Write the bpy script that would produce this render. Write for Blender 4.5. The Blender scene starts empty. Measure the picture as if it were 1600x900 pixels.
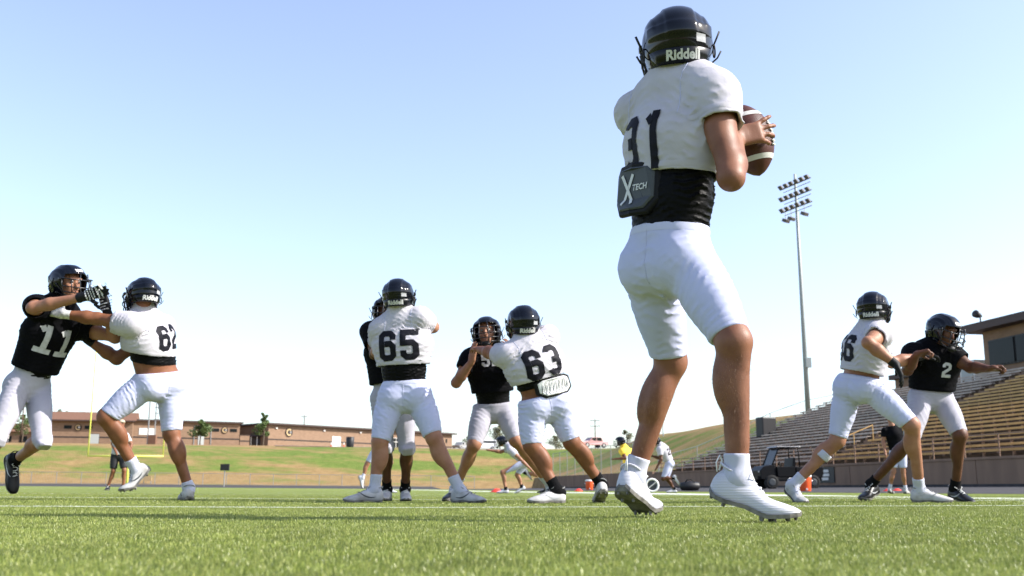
import bpy, bmesh, math, random
import numpy as np
import openvdb
from mathutils import Vector, Matrix
from mathutils.bvhtree import BVHTree

random.seed(7); RNG = np.random.default_rng(7)
S = bpy.context.scene
C = S.collection
R = math.radians

# ------------------------------------------------------------------ camera
FPX = 1620.0                       # focal length in pixels of a 1600 px wide frame
CAM_H = 0.108
PITCH = math.atan((764 - 450) / FPX)
cam_d = bpy.data.cameras.new('camera')
cam_d.sensor_width = 36.0
cam_d.lens = 36.0 * FPX / 1600.0
cam_d.clip_start = 0.02
cam_d.clip_end = 9000
cam_d.dof.use_dof = True
cam_d.dof.focus_distance = 4.2
cam_d.dof.aperture_fstop = 6.3
cam = bpy.data.objects.new('camera', cam_d)
C.objects.link(cam)
cam.location = (0, 0, CAM_H)
cam.rotation_euler = (math.pi / 2 + PITCH, 0, 0)
S.camera = cam

# ------------------------------------------------------------------ sky, sun, exposure
SUN_EL, SUN_AZ = R(36), R(-9)       # azimuth measured from +X towards +Y
w = bpy.data.worlds.new('World'); S.world = w; w.use_nodes = True
nt = w.node_tree; nt.nodes.clear()
sky = nt.nodes.new('ShaderNodeTexSky'); sky.sky_type = 'NISHITA'; sky.sun_disc = False
sky.sun_elevation = SUN_EL
sky.sun_rotation = math.pi / 2 - SUN_AZ
sky.altitude = 300; sky.air_density = 1.0; sky.dust_density = 1.8; sky.ozone_density = 2.0
bg = nt.nodes.new('ShaderNodeBackground'); bg.inputs['Strength'].default_value = 0.15
wo = nt.nodes.new('ShaderNodeOutputWorld')
hs = nt.nodes.new('ShaderNodeHueSaturation'); hs.inputs['Saturation'].default_value = 0.86; hs.inputs['Hue'].default_value = 0.508
nt.links.new(sky.outputs[0], hs.inputs['Color']); nt.links.new(hs.outputs[0], bg.inputs['Color']); nt.links.new(bg.outputs[0], wo.inputs['Surface'])
sun_d = bpy.data.lights.new('sun', 'SUN'); sun_d.energy = 4.4; sun_d.angle = R(0.53); sun_d.color = (1.0, 0.95, 0.88)
sun = bpy.data.objects.new('sun', sun_d); C.objects.link(sun)
sd = Vector((math.cos(SUN_EL) * math.cos(SUN_AZ), math.cos(SUN_EL) * math.sin(SUN_AZ), math.sin(SUN_EL)))
sun.rotation_euler = sd.to_track_quat('Z', 'Y').to_euler()
sun.location = (20, 0, 30)
S.view_settings.view_transform = 'Standard'
S.view_settings.look = 'None'
S.view_settings.exposure = 1.16
S.view_settings.gamma = 1.0
S.cycles.max_bounces = 6
S.cycles.use_denoising = True

# ------------------------------------------------------------------ photo pixel -> place
CT, ST = math.cos(PITCH), math.sin(PITCH)
def W(px, py, Y):
    """point of the place at distance Y (metres ahead) seen at photo pixel px,py"""
    a = (px - 800) / FPX; b = (450 - py) / FPX
    dy = CT - b * ST; dz = ST + b * CT
    k = Y / dy
    return Vector((a * k, Y, CAM_H + dz * k))
def XZ(px, Y, z):
    d = Y * CT + (z - CAM_H) * ST
    return Vector(((px - 800) / FPX * d, Y, z))
def gz(x, y):
    """gentle crown of the field"""
    t = max(0.0, -x - 0.8)
    return 0.0078 * min(t, 48.0)
# field frame: s runs down the field, n to the right towards the stand
UX, UY = -0.196, 0.9806
def SN(s, n, z=0.0):
    return Vector((s * UX + n * UY, s * UY - n * UX, z))
# ------------------------------------------------------------------ materials
MATS = {}
def rgb(h):
    if isinstance(h, (tuple, list)): return (*h[:3], 1)
def mat(name, col, rough=0.6, spec=0.5, col2=None, nscale=8.0, ncon=(0.35, 0.65), bump=0.0, bscale=200.0, bdist=0.002,
        wave=None, metal=0.0, coat=0.0, sheen=0.0, sss=0.0, trans=0.0, stretch=None, detail=4.0, alpha=None, rvar=0.0):
    m = bpy.data.materials.new(name); m.use_nodes = True; MATS[name] = m
    N = m.node_tree.nodes; L = m.node_tree.links
    p = N['Principled BSDF']
    p.inputs['Base Color'].default_value = (*col, 1)
    p.inputs['Roughness'].default_value = rough
    p.inputs['Specular IOR Level'].default_value = spec
    p.inputs['Metallic'].default_value = metal
    p.inputs['Coat Weight'].default_value = coat
    p.inputs['Coat Roughness'].default_value = 0.05
    p.inputs['Sheen Weight'].default_value = sheen
    if sss:
        p.inputs['Subsurface Weight'].default_value = sss
        p.inputs['Subsurface Radius'].default_value = (0.5, 0.2, 0.1)
        p.inputs['Subsurface Scale'].default_value = 0.012
    if trans:
        p.inputs['Transmission Weight'].default_value = trans
    if alpha is not None:
        p.inputs['Alpha'].default_value = alpha
    tc = N.new('ShaderNodeTexCoord')
    src = tc.outputs['Object']
    if stretch:
        mp = N.new('ShaderNodeMapping'); mp.inputs['Scale'].default_value = stretch
        L.new(src, mp.inputs['Vector']); src = mp.outputs[0]
    if col2 is not None:
        n = N.new('ShaderNodeTexNoise'); n.inputs['Scale'].default_value = nscale; n.inputs['Detail'].default_value = detail
        L.new(src, n.inputs['Vector'])
        r = N.new('ShaderNodeValToRGB'); r.color_ramp.elements[0].position = ncon[0]; r.color_ramp.elements[1].position = ncon[1]
        r.color_ramp.elements[0].color = (*col, 1); r.color_ramp.elements[1].color = (*col2, 1)
        L.new(n.outputs['Fac'], r.inputs['Fac']); L.new(r.outputs['Color'], p.inputs['Base Color'])
        if rvar:
            mr = N.new('ShaderNodeMapRange'); mr.inputs['To Min'].default_value = rough - rvar; mr.inputs['To Max'].default_value = rough + rvar
            L.new(n.outputs['Fac'], mr.inputs['Value']); L.new(mr.outputs[0], p.inputs['Roughness'])
    prev = None
    if bump:
        n2 = N.new('ShaderNodeTexNoise'); n2.inputs['Scale'].default_value = bscale; n2.inputs['Detail'].default_value = 3
        L.new(src, n2.inputs['Vector'])
        b = N.new('ShaderNodeBump'); b.inputs['Strength'].default_value = bump; b.inputs['Distance'].default_value = bdist
        L.new(n2.outputs['Fac'], b.inputs['Height']); L.new(b.outputs[0], p.inputs['Normal']); prev = b
    if wave:                                             # (kind, scale, strength, distance)
        kind, sc, st, di = wave
        if kind == 'cells':
            v = N.new('ShaderNodeTexVoronoi'); v.inputs['Scale'].default_value = sc; v.inputs['Randomness'].default_value = 0.15
            L.new(tc.outputs['Object'], v.inputs['Vector']); o = v.outputs['Distance']
        else:
            v = N.new('ShaderNodeTexWave'); v.inputs['Scale'].default_value = sc; v.bands_direction = kind
            v.inputs['Distortion'].default_value = 1.0
            L.new(tc.outputs['Object'], v.inputs['Vector']); o = v.outputs['Fac']
        b2 = N.new('ShaderNodeBump'); b2.inputs['Strength'].default_value = st; b2.inputs['Distance'].default_value = di
        L.new(o, b2.inputs['Height'])
        if prev: L.new(prev.outputs[0], b2.inputs['Normal'])
        L.new(b2.outputs[0], p.inputs['Normal'])
    return m

# ------------------------------------------------------------------ objects
def tag(o, label=None, cat=None, group=None, kind=None):
    if label: o['label'] = label
    if cat: o['category'] = cat
    if group: o['group'] = group
    if kind: o['kind'] = kind
    return o
def empty(name, loc, label=None, cat=None, group=None):
    o = bpy.data.objects.new(name, None); C.objects.link(o); o.location = loc
    o.empty_display_size = 0.2
    return tag(o, label, cat, group)
def wloc(o):
    v = Vector((0, 0, 0))
    while o is not None:
        v = v + o.location; o = o.parent
    return v
def link_mesh(name, me, m, parent=None, smooth=True):
    if m is not None:
        for mm in (m if isinstance(m, (list, tuple)) else [m]):
            me.materials.append(MATS[mm] if isinstance(mm, str) else mm)
    o = bpy.data.objects.new(name, me); C.objects.link(o)
    if smooth:
        me.polygons.foreach_set('use_smooth', [True] * len(me.polygons))
    if parent is not None: o.parent = parent
    return o
def copy_tree(o, parent=None):
    c = o.copy(); C.objects.link(c); c.parent = parent
    for ch in list(o.children): copy_tree(ch, c)
    return c

def frame(d, ref=(0, 0, 1)):
    d = Vector(d).normalized(); ref = Vector(ref)
    if abs(d.dot(ref.normalized())) > 0.97: ref = Vector((1, 0, 0)) if abs(d.x) < 0.9 else Vector((0, 1, 0))
    u = ref.cross(d).normalized(); v = d.cross(u).normalized()
    return u, v, d

class MB:
    """collects shapes in world space; build() links them as one mesh under a parent"""
    def __init__(self): self.v = []; self.f = []
    def add(self, vs, fs):
        n = len(self.v); self.v += [Vector(p) for p in vs]; self.f += [tuple(i + n for i in q) for q in fs]; return self
    def box(self, c, s, rot=None):
        c = Vector(c); h = [x / 2 for x in s]
        ps = [Vector((sx * h[0], sy * h[1], sz * h[2])) for sx in (-1, 1) for sy in (-1, 1) for sz in (-1, 1)]
        if rot is not None: ps = [rot @ p for p in ps]
        return self.add([c + p for p in ps], [(0, 1, 3, 2), (4, 6, 7, 5), (0, 4, 5, 1), (2, 3, 7, 6), (0, 2, 6, 4), (1, 5, 7, 3)])
    def hexa(self, p):      # 8 corners: bottom 4 (ccw) then top 4
        return self.add(p, [(3, 2, 1, 0), (4, 5, 6, 7), (0, 1, 5, 4), (1, 2, 6, 5), (2, 3, 7, 6), (3, 0, 4, 7)])
    def bar(self, a, b, wd, ht, ref=(0, 0, 1)):
        a, b = Vector(a), Vector(b); u, v, d = frame(b - a, ref)
        o = [u * (sx * wd / 2) + v * (sz * ht / 2) for sx, sz in ((-1, -1), (1, -1), (1, 1), (-1, 1))]
        return self.add([a + q for q in o] + [b + q for q in o], [(3, 2, 1, 0), (4, 5, 6, 7), (0, 1, 5, 4), (1, 2, 6, 5), (2, 3, 7, 6), (3, 0, 4, 7)])
    def tube(self, pts, rad, n=10, ref=(0, 0, 1), caps=True, closed=False):
        pts = [Vector(p) for p in pts]; m = len(pts)
        rs = rad if isinstance(rad, (list, tuple)) else [rad] * m
        rings = []; pu = None
        for i, p in enumerate(pts):
            if closed: d = pts[(i + 1) % m] - pts[i - 1]
            else: d = pts[min(i + 1, m - 1)] - pts[max(i - 1, 0)]
            if d.length < 1e-9: d = Vector((0, 0, 1))
            d.normalize()
            if pu is None: u, v, _ = frame(d, ref)
            else:
                u = (pu - d * pu.dot(d)).normalized(); v = d.cross(u)
            pu = u
            r = rs[i]; ru, rv = r if isinstance(r, (tuple, list)) else (r, r)
            rings.append([p + u * (math.cos(2 * math.pi * k / n) * ru) + v * (math.sin(2 * math.pi * k / n) * rv) for k in range(n)])
        return self.loft(rings, caps, closed)
    def loft(self, rings, caps=True, closed=False):
        n = len(rings[0]); m = len(rings); vs = [p for r in rings for p in r]; fs = []
        for i in range(m if closed else m - 1):
            j = (i + 1) % m
            for k in range(n):
                l = (k + 1) % n; fs.append((i * n + k, i * n + l, j * n + l, j * n + k))
        if caps and not closed:
            fs.append(tuple(range(n - 1, -1, -1))); fs.append(tuple((m - 1) * n + k for k in range(n)))
        return self.add(vs, fs)
    def ball(self, c, r, n=10, m=7):
        c = Vector(c); r = r if isinstance(r, (tuple, list)) else (r, r, r)
        rings = []
        for i in range(m + 1):
            t = math.pi * (0.02 + 0.96 * i / m)
            rings.append([c + Vector((r[0] * math.sin(t) * math.cos(2 * math.pi * k / n), r[1] * math.sin(t) * math.sin(2 * math.pi * k / n), -r[2] * math.cos(t))) for k in range(n)])
        return self.loft(rings)
    def prism(self, poly, off):  # planar polygon extruded by vector off
        off = Vector(off); n = len(poly); a = [Vector(p) for p in poly]
        return self.add(a + [p + off for p in a], [tuple(range(n - 1, -1, -1)), tuple(range(n, 2 * n))] + [(k, (k + 1) % n, n + (k + 1) % n, n + k) for k in range(n)])
    def build(self, name, m, parent=None, smooth=False, bevel=0.0, org=None):
        me = bpy.data.meshes.new(name)
        o0 = wloc(parent) if parent is not None else Vector(org if org is not None else (0, 0, 0))
        me.from_pydata([p - o0 for p in self.v], [], self.f); me.update()
        bm = bmesh.new(); bm.from_mesh(me); bmesh.ops.recalc_face_normals(bm, faces=bm.faces); bm.to_mesh(me); bm.free()
        o = link_mesh(name, me, m, parent, smooth)
        if parent is None: o.location = o0
        if bevel:
            bv = o.modifiers.new('edge', 'BEVEL'); bv.width = bevel; bv.segments = 2; bv.limit_method = 'ANGLE'
        return o

# ------------------------------------------------------------------ smooth solids from distance fields
def V3(p): return np.array(p, dtype=np.float32)
class SD:
    """ordered list of solids, blended into one continuous surface"""
    def __init__(self): self.ops = []
    def cap(self, a, b, ra, rb=None, k=0.02, op='u'):
        self.ops.append((op, 'cap', (V3(a), V3(b), ra, ra if rb is None else rb), k)); return self
    def ell(self, a, b, r0, r1, u, k=0.03, op='u'):
        u = Vector(u).normalized(); self.ops.append((op, 'ell', (V3(a), V3(b), r0, r1, V3(u)), k)); return self
    def oid(self, c, r, ax=None, k=0.02, op='u'):
        if ax is None: ax = (Vector((1, 0, 0)), Vector((0, 1, 0)), Vector((0, 0, 1)))
        self.ops.append((op, 'oid', (V3(c), r, [V3(Vector(x).normalized()) for x in ax]), k)); return self
    def rbox(self, c, h, ax, rnd, k=0.01, op='u'):
        self.ops.append((op, 'rbox', (V3(c), h, [V3(Vector(x).normalized()) for x in ax], rnd), k)); return self
    def cyl(self, a, b, r, k=0.004, op='s'):
        self.ops.append((op, 'cyl', (V3(a), V3(b), r), k)); return self
    def plane(self, p, n, k=0.006):
        self.ops.append(('c', 'plane', (V3(p), V3(Vector(n).normalized())), k)); return self
    def shell(self, t): self.ops.append(('h', None, t, 0)); return self
    def save(self): self.ops.append(('v', None, None, 0)); return self
    def merge(self, k): self.ops.append(('m', None, None, k)); return self
    def bulge(self, fn): self.ops.append(('d', None, fn, 0)); return self
    @staticmethod
    def bounds(kind, a):
        if kind == 'cap':
            r = max(a[2], a[3]); return np.minimum(a[0], a[1]) - r, np.maximum(a[0], a[1]) + r
        if kind == 'ell':
            r = max(*a[2], *a[3]); return np.minimum(a[0], a[1]) - r, np.maximum(a[0], a[1]) + r
        if kind == 'oid': r = max(a[1]); return a[0] - r, a[0] + r
        if kind == 'rbox': r = float(np.linalg.norm(a[1])) + a[3]; return a[0] - r, a[0] + r
        if kind == 'cyl': return np.minimum(a[0], a[1]) - a[2], np.maximum(a[0], a[1]) + a[2]
    @staticmethod
    def dist(kind, a, P):
        if kind == 'cap':
            w_ = a[1] - a[0]; l2 = float(w_ @ w_) + 1e-12
            q = P - a[0]; t = np.clip((q @ w_) / l2, 0, 1)
            return np.linalg.norm(q - t[..., None] * w_, axis=-1) - (a[2] + (a[3] - a[2]) * t)
        if kind == 'ell':
            w_ = a[1] - a[0]; l2 = float(w_ @ w_) + 1e-12
            q = P - a[0]; t = np.clip((q @ w_) / l2, 0, 1); q = q - t[..., None] * w_
            qu = q @ a[4]; rest = np.sqrt(np.maximum((q * q).sum(-1) - qu * qu, 0))
            ru = a[2][0] + (a[3][0] - a[2][0]) * t; rv = a[2][1] + (a[3][1] - a[2][1]) * t
            k0 = np.sqrt((qu / ru) ** 2 + (rest / rv) ** 2); k1 = np.sqrt((qu / ru ** 2) ** 2 + (rest / rv ** 2) ** 2) + 1e-6
            return np.where(k0 < 1e-3, -np.minimum(ru, rv), k0 * (k0 - 1) / k1)
        if kind == 'oid':
            q = P - a[0]; s0 = 0; s1 = 0
            for r, ax in zip(a[1], a[2]):
                c = q @ ax; s0 = s0 + (c / r) ** 2; s1 = s1 + (c / r ** 2) ** 2
            k0 = np.sqrt(s0); return np.where(k0 < 1e-3, -min(a[1]), k0 * (k0 - 1) / (np.sqrt(s1) + 1e-6))
        if kind == 'rbox':
            q = P - a[0]; o = 0; mx = None
            for h, ax in zip(a[1], a[2]):
                c = np.abs(q @ ax) - h; o = o + np.maximum(c, 0) ** 2; mx = c if mx is None else np.maximum(mx, c)
            return np.sqrt(o) + np.minimum(mx, 0) - a[3]
        if kind == 'cyl':
            w_ = a[1] - a[0]; l = float(np.linalg.norm(w_)); w_ = w_ / l
            q = P - (a[0] + a[1]) / 2; ax = q @ w_; rad = np.sqrt(np.maximum((q * q).sum(-1) - ax * ax, 0))
            return np.maximum(rad - a[2], np.abs(ax) - l / 2)
        if kind == 'plane': return (P - a[0]) @ a[1]
    def mesh(self, name, h, relax=1):
        lo = np.array([1e9] * 3); hi = -lo
        for op, kind, a, k in self.ops:
            if op == 'u':
                l, g = self.bounds(kind, a); lo = np.minimum(lo, l); hi = np.maximum(hi, g)
        lo = lo - 4 * h - 0.02; hi = hi + 4 * h + 0.02
        n = np.ceil((hi - lo) / h).astype(int) + 1
        F = np.full(n, 0.5, dtype=np.float32)
        xs = [(lo[i] + h * np.arange(n[i])).astype(np.float32) for i in range(3)]
        def pts(sl):
            g = np.meshgrid(xs[0][sl[0]], xs[1][sl[1]], xs[2][sl[2]], indexing='ij')
            return np.stack(g, -1)
        for op, kind, a, k in self.ops:
            if op == 'v':
                stack = F; F = np.full(n, 0.5, dtype=np.float32); continue
            if op == 'm':
                hh = np.maximum(k - np.abs(F - stack), 0) / k; F = np.minimum(F, stack) - hh * hh * k * 0.25; continue
            if op == 'h':
                F = np.maximum(F, -(F + a)); continue
            if op == 'd':
                ii = np.nonzero(np.abs(F) < 0.05)
                P = np.stack([xs[j][ii[j]] for j in range(3)], -1)
                F[ii] = F[ii] - a(P).astype(np.float32); continue
            if kind == 'plane': sl = tuple(slice(0, n[j]) for j in range(3))
            else:
                l, g = self.bounds(kind, a); pad = k + 4 * h + (0.0 if op == 'u' else 0.03)
                i0 = np.clip(np.floor((l - pad - lo) / h).astype(int), 0, n); i1 = np.clip(np.ceil((g + pad - lo) / h).astype(int) + 1, 0, n)
                if np.any(i1 <= i0): continue
                sl = tuple(slice(int(i0[j]), int(i1[j])) for j in range(3))
            d = self.dist(kind, a, pts(sl)).astype(np.float32); f = F[sl]
            if op == 'u':
                hh = np.maximum(k - np.abs(f - d), 0) / max(k, 1e-6); F[sl] = np.minimum(f, d) - hh * hh * k * 0.25
            elif op == 's':
                d = -d; hh = np.maximum(k - np.abs(f - d), 0) / max(k, 1e-6); F[sl] = np.maximum(f, d) + hh * hh * k * 0.25
            elif op == 'c':
                hh = np.maximum(k - np.abs(f - d), 0) / max(k, 1e-6); F[sl] = np.maximum(f, d) + hh * hh * k * 0.25
        F = np.clip(F, -0.5, 0.5)
        grid = openvdb.FloatGrid(0.5); grid.copyFromArray(np.ascontiguousarray(F))
        p, q = grid.convertToQuads(0.0)
        p = p.astype(np.float64) * h + lo; q = q.astype(np.int64)
        for _ in range(relax):
            e = np.concatenate([q[:, [0, 1]], q[:, [1, 2]], q[:, [2, 3]], q[:, [3, 0]]])
            cnt = np.bincount(e[:, 0], minlength=len(p)) + np.bincount(e[:, 1], minlength=len(p))
            acc = np.stack([np.bincount(e[:, 0], p[e[:, 1], j], len(p)) + np.bincount(e[:, 1], p[e[:, 0], j], len(p)) for j in range(3)], -1)
            p = p * 0.5 + 0.5 * acc / np.maximum(cnt, 1)[:, None]
        return p, q
    def build(self, name, m, parent, h=0.009, relax=1):
        p, q = self.mesh(name, h, relax)
        o0 = np.array(wloc(parent)) if parent is not None else np.zeros(3)
        me = np_mesh(name, p - o0, q)
        if len(me.polygons) > 0:      # outward faces
            f = me.polygons[int(np.argmax((p - o0)[q[:, 0], 2]))]
            if f.normal.z < 0: me.flip_normals()
        return link_mesh(name, me, m, parent, True)
def np_mesh(name, p, q):
    me = bpy.data.meshes.new(name); k = q.shape[1]
    me.vertices.add(len(p)); me.vertices.foreach_set('co', np.ascontiguousarray(p, dtype=np.float32).ravel())
    me.loops.add(q.size); me.loops.foreach_set('vertex_index', np.ascontiguousarray(q, dtype=np.int32).ravel())
    me.polygons.add(len(q)); me.polygons.foreach_set('loop_start', np.arange(0, q.size, k, dtype=np.int32))
    me.update(calc_edges=True); me.validate()
    return me
def wrinkle(seed, amp, freq, axis=None, str_=3.0):
    """soft cloth folds: warped, stretched waves"""
    r = np.random.default_rng(seed); K = r.normal(size=(6, 3)); ph = r.uniform(0, 6.28, 6)
    if axis is not None:
        ax = np.array(Vector(axis).normalized()); K = K - (K @ ax)[:, None] * ax[None] * (1 - 1 / str_)
    K = K / np.linalg.norm(K, axis=1)[:, None] * freq * r.uniform(0.6, 1.7, 6)[:, None]
    def fn(P):
        wp = P + 0.03 * np.sin(P[:, [1, 2, 0]] * 9 + seed); d = 0
        for i in range(6): d = d + np.sin(wp @ K[i] + ph[i] + 1.5 * np.sin(wp @ K[(i + 2) % 6] * 0.4))
        d = d / 6
        return amp * (np.abs(d) ** 0.8 * np.sign(d) * 1.6)
    return fn
def drape(lst):
    """cloth folds: (centre, reach, wave vector, height, seed); ridges with sharp crests that fade away from the centre"""
    def fn(P):
        o = 0
        for c, rad, k, amp, sd_ in lst:
            c, k = np.array(c), np.array(k); q = P - c; w_ = np.exp(-((q * q).sum(1) / rad ** 2))
            u = q @ k; kk = float(np.linalg.norm(k)); x = np.cross(k / kk, [0.3, 0.5, 0.81]); x /= np.linalg.norm(x)
            v = q @ x; z_ = q @ np.cross(x, k / kk)
            ph = u + 1.4 * np.sin(v * kk * .23 + sd_) + .9 * np.sin(z_ * kk * .31 + 2.1 * sd_) + .6 * np.sin(v * kk * .71 + 3.3 * sd_)
            rd = 1 - np.abs(np.sin(ph * .5)); m_ = .55 + .45 * np.sin(v * kk * .37 + z_ * kk * .2 + 5 * sd_)
            o = o + amp * w_ * (rd ** 1.8 - .30) * m_ * 1.9
        return o
    return fn

# ------------------------------------------------------------------ flat print wrapped on a surface
def bvh_of(o):
    me = o.data; l = wloc(o)
    return BVHTree.FromPolygons([v.co + l for v in me.vertices], [tuple(p.vertices) for p in me.polygons])
_t = 0.21; _L, _R, _T, _B, _M, _c = _t / 2, .6 - _t / 2, 1 - _t / 2, _t / 2, .5, .09
DIG = {
 '6': [[(_R, .68), (_R, _T - _c), (_R - _c, _T), (_L + _c, _T), (_L, _T - _c), (_L, _B + _c), (_L + _c, _B), (_R - _c, _B), (_R, _B + _c), (_R, .56 - _c), (_R - _c, .56), (_L + _t / 2, .56)]],
 '5': [[(.59, _T), (_L, _T), (_L, .56), (_R - _c, .56), (_R, .56 - _c), (_R, _B + _c), (_R - _c, _B), (_L + _c, _B), (_L, _B + _c), (_L, .32)]],
 '3': [[(_L, .80), (_L, _T - _c), (_L + _c, _T), (_R - _c, _T), (_R, _T - _c), (_R, .5 + _c), (_R - .05, .5), (_R, .5 - _c), (_R, _B + _c), (_R - _c, _B), (_L + _c, _B), (_L, _B + _c), (_L, .20)], [(.24, .5), (_R - .10, .5)]],
 '1': [[(.36, 0), (.36, 1)], [(.17, .80), (.27, .90)]],
 'I': [[(.30, .13), (.30, 1)], [(.02, .065), (.58, .065)], [(.05, .80), (.20, .90)]],
 '2': [[(_L, .68), (_L, _T - _c), (_L + _c, _T), (_R - _c, _T), (_R, _T - _c), (_R, .60), (_L, .32), (_L, _B), (.6, _B)]],
 '0': [[(_L, .5), (_L, _T - _c), (_L + _c, _T), (_R - _c, _T), (_R, _T - _c), (_R, _B + _c), (_R - _c, _B), (_L + _c, _B), (_L, _B + _c), (_L, .499)]],
}
def strip(path, t, nacross=5, step=0.035):
    P = [Vector((*p, 0)) for p in path]; m = len(P); offs = []
    for i in range(m):
        d0 = (P[i] - P[i - 1]).normalized() if i else (P[1] - P[0]).normalized()
        d1 = (P[i + 1] - P[i]).normalized() if i < m - 1 else d0
        n0, n1 = Vector((-d0.y, d0.x, 0)), Vector((-d1.y, d1.x, 0)); b = (n0 + n1).normalized()
        offs.append(b / max(b.dot(n0), 0.45))
    rows = []
    for i in range(m - 1):
        k = max(1, int((P[i + 1] - P[i]).length / step))
        for j in range(k + (1 if i == m - 2 else 0)):
            f = j / k; rows.append((P[i].lerp(P[i + 1], f), offs[i].lerp(offs[i + 1], f)))
    vs = []; fs = []
    for r, (p, o) in enumerate(rows):
        for a in range(nacross): vs.append(p + o * (t * (a / (nacross - 1) - 0.5)))
        if r:
            for a in range(nacross - 1):
                q = (r - 1) * nacross + a; fs.append((q, q + 1, q + nacross + 1, q + nacross))
    return vs, fs
def wrap(name, shapes, bvh, c, right, up, into, m, parent, off=0.003, back=0.4, far=0.9, drop_back=True):
    """shapes: list of (verts2d, faces) in metres; projected along `into` on the surface"""
    c, right, up, into = Vector(c), Vector(right).normalized(), Vector(up).normalized(), Vector(into).normalized()
    vs = []; fs = []
    for si, (sv, sf) in enumerate(shapes):
        idx = {}
        for i, p in enumerate(sv):
            o = c + right * p[0] + up * p[1] - into * back
            hit, nor, _, dist = bvh.ray_cast(o, into, far)
            if hit is None: continue
            if drop_back and abs(nor.dot(into)) < 0.12: continue
            nn = nor if nor.dot(into) < 0 else -nor
            idx[i] = len(vs); vs.append(hit + nn * (off + 0.0012 * si))
        for f in sf:
            if all(i in idx for i in f): fs.append(tuple(idx[i] for i in f))
    if not fs: return None
    mb = MB(); mb.v = vs; mb.f = fs
    me = bpy.data.meshes.new(name); o0 = wloc(parent)
    me.from_pydata([v - o0 for v in vs], [], fs); me.update()
    return link_mesh(name, me, m, parent, True)
def digits(txt, height, gap=0.1, wide=0.62, t=_t * .92):
    out = []; total = len(txt) * .6 + (len(txt) - 1) * gap
    for k, ch in enumerate(txt):
        for path in DIG[ch]:
            sv, sf = strip(path, t)
            x0 = k * (.6 + gap) - total / 2
            out.append(([((v.x + x0) * height * wide / .62, (v.y - .5) * height) for v in sv], sf))
    return out
def lettering(txt, size, bold=0.0, shear=0.0, maxe=0.02):
    cu = bpy.data.curves.new('t', 'FONT'); cu.body = txt; cu.size = size; cu.offset = bold; cu.align_x = 'CENTER'; cu.align_y = 'CENTER'; cu.shear = shear
    cu.resolution_u = 3
    ob = bpy.data.objects.new('t', cu); C.objects.link(ob)
    dg = bpy.context.evaluated_depsgraph_get(); me = bpy.data.meshes.new_from_object(ob.evaluated_get(dg))
    bpy.data.objects.remove(ob); bpy.data.curves.remove(cu)
    bm = bmesh.new(); bm.from_mesh(me); bmesh.ops.triangulate(bm, faces=bm.faces)
    for _ in range(3):
        es = [e for e in bm.edges if e.calc_length() > maxe]
        if not es: break
        bmesh.ops.subdivide_edges(bm, edges=es, cuts=1); bmesh.ops.triangulate(bm, faces=bm.faces)
    r = ([(v.co.x, v.co.y) for v in bm.verts], [tuple(v.index for v in f.verts) for f in bm.faces])
    bm.free(); bpy.data.meshes.remove(me)
    return r
def rect2d(w_, h_, n=6):
    vs = [((i / n - .5) * w_, (j / n - .5) * h_) for j in range(n + 1) for i in range(n + 1)]
    return vs, [(j * (n + 1) + i, j * (n + 1) + i + 1, (j + 1) * (n + 1) + i + 1, (j + 1) * (n + 1) + i) for j in range(n) for i in range(n)]
def poly2d(path, t, sc=1.0):
    sv, sf = strip(path, t); return [(v.x * sc, v.y * sc) for v in sv], sf

def ring_band(name, bvh, c, axis, z0, z1, m, parent, rmax=.30, lim=.2, off=.0022, n=56, ref=(0, 1, 0), rows=3):
    """stitched band around a limb or the waist, laid on the cloth"""
    c = Vector(c); u, v, d = frame(axis, ref); g = []
    for i in range(n + 1):
        a = 2 * math.pi * i / n; o = u * math.cos(a) + v * math.sin(a); col = []
        for j in range(rows):
            b = c + d * (z0 + (z1 - z0) * j / (rows - 1)); hit, nor, _, dist = bvh.ray_cast(b + o * rmax, -o, rmax)
            if hit is None or (hit - b).length > lim: col = None; break
            nn = nor if nor.dot(o) > 0 else -nor; col.append(hit + nn * (off if 0 < j < rows - 1 else off * .35))
        g.append(col)
    mb = MB()
    for i in range(n):
        if g[i] is None or g[i + 1] is None: continue
        if max((g[i][j] - g[i + 1][j]).length for j in range(rows)) > .05: continue
        for j in range(rows - 1): mb.add([g[i][j], g[i + 1][j], g[i + 1][j + 1], g[i][j + 1]], [(0, 1, 2, 3)])
    if not mb.f: return None
    o0 = wloc(parent); me = bpy.data.meshes.new(name); me.from_pydata([p - o0 for p in mb.v], [], mb.f); me.update()
    bm = bmesh.new(); bm.from_mesh(me); bmesh.ops.remove_doubles(bm, verts=bm.verts, dist=1e-5); bm.to_mesh(me); bm.free()
    return link_mesh(name, me, m, parent, True)
def seam(name, bvh, pts, into, m, parent, wd=.0036, off=.0002, back=.3, n=26):
    """a raised line of stitching that follows the cloth; into is one vector per end"""
    P_ = [Vector(p) for p in pts]; I0, I1 = Vector(into[0]).normalized(), Vector(into[1]).normalized(); hits = []
    tot = len(P_) - 1
    for i in range(n + 1):
        f = i / n * tot; k = min(int(f), tot - 1); q = P_[k].lerp(P_[k + 1], f - k); d = I0.lerp(I1, i / n).normalized()
        h_, nor, _, _ = bvh.ray_cast(q - d * back, d, back * 2)
        if h_ is not None: hits.append(h_ + (nor if nor.dot(d) < 0 else -nor) * off)
        elif len(hits) < 4: hits = []
        else: break
    hits = [h for i, h in enumerate(hits) if i == 0 or (h - hits[i - 1]).length < .06]
    if len(hits) < 4: return None
    return MB().tube(hits, wd * .5, 5).build(name, m, parent, True)
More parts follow.
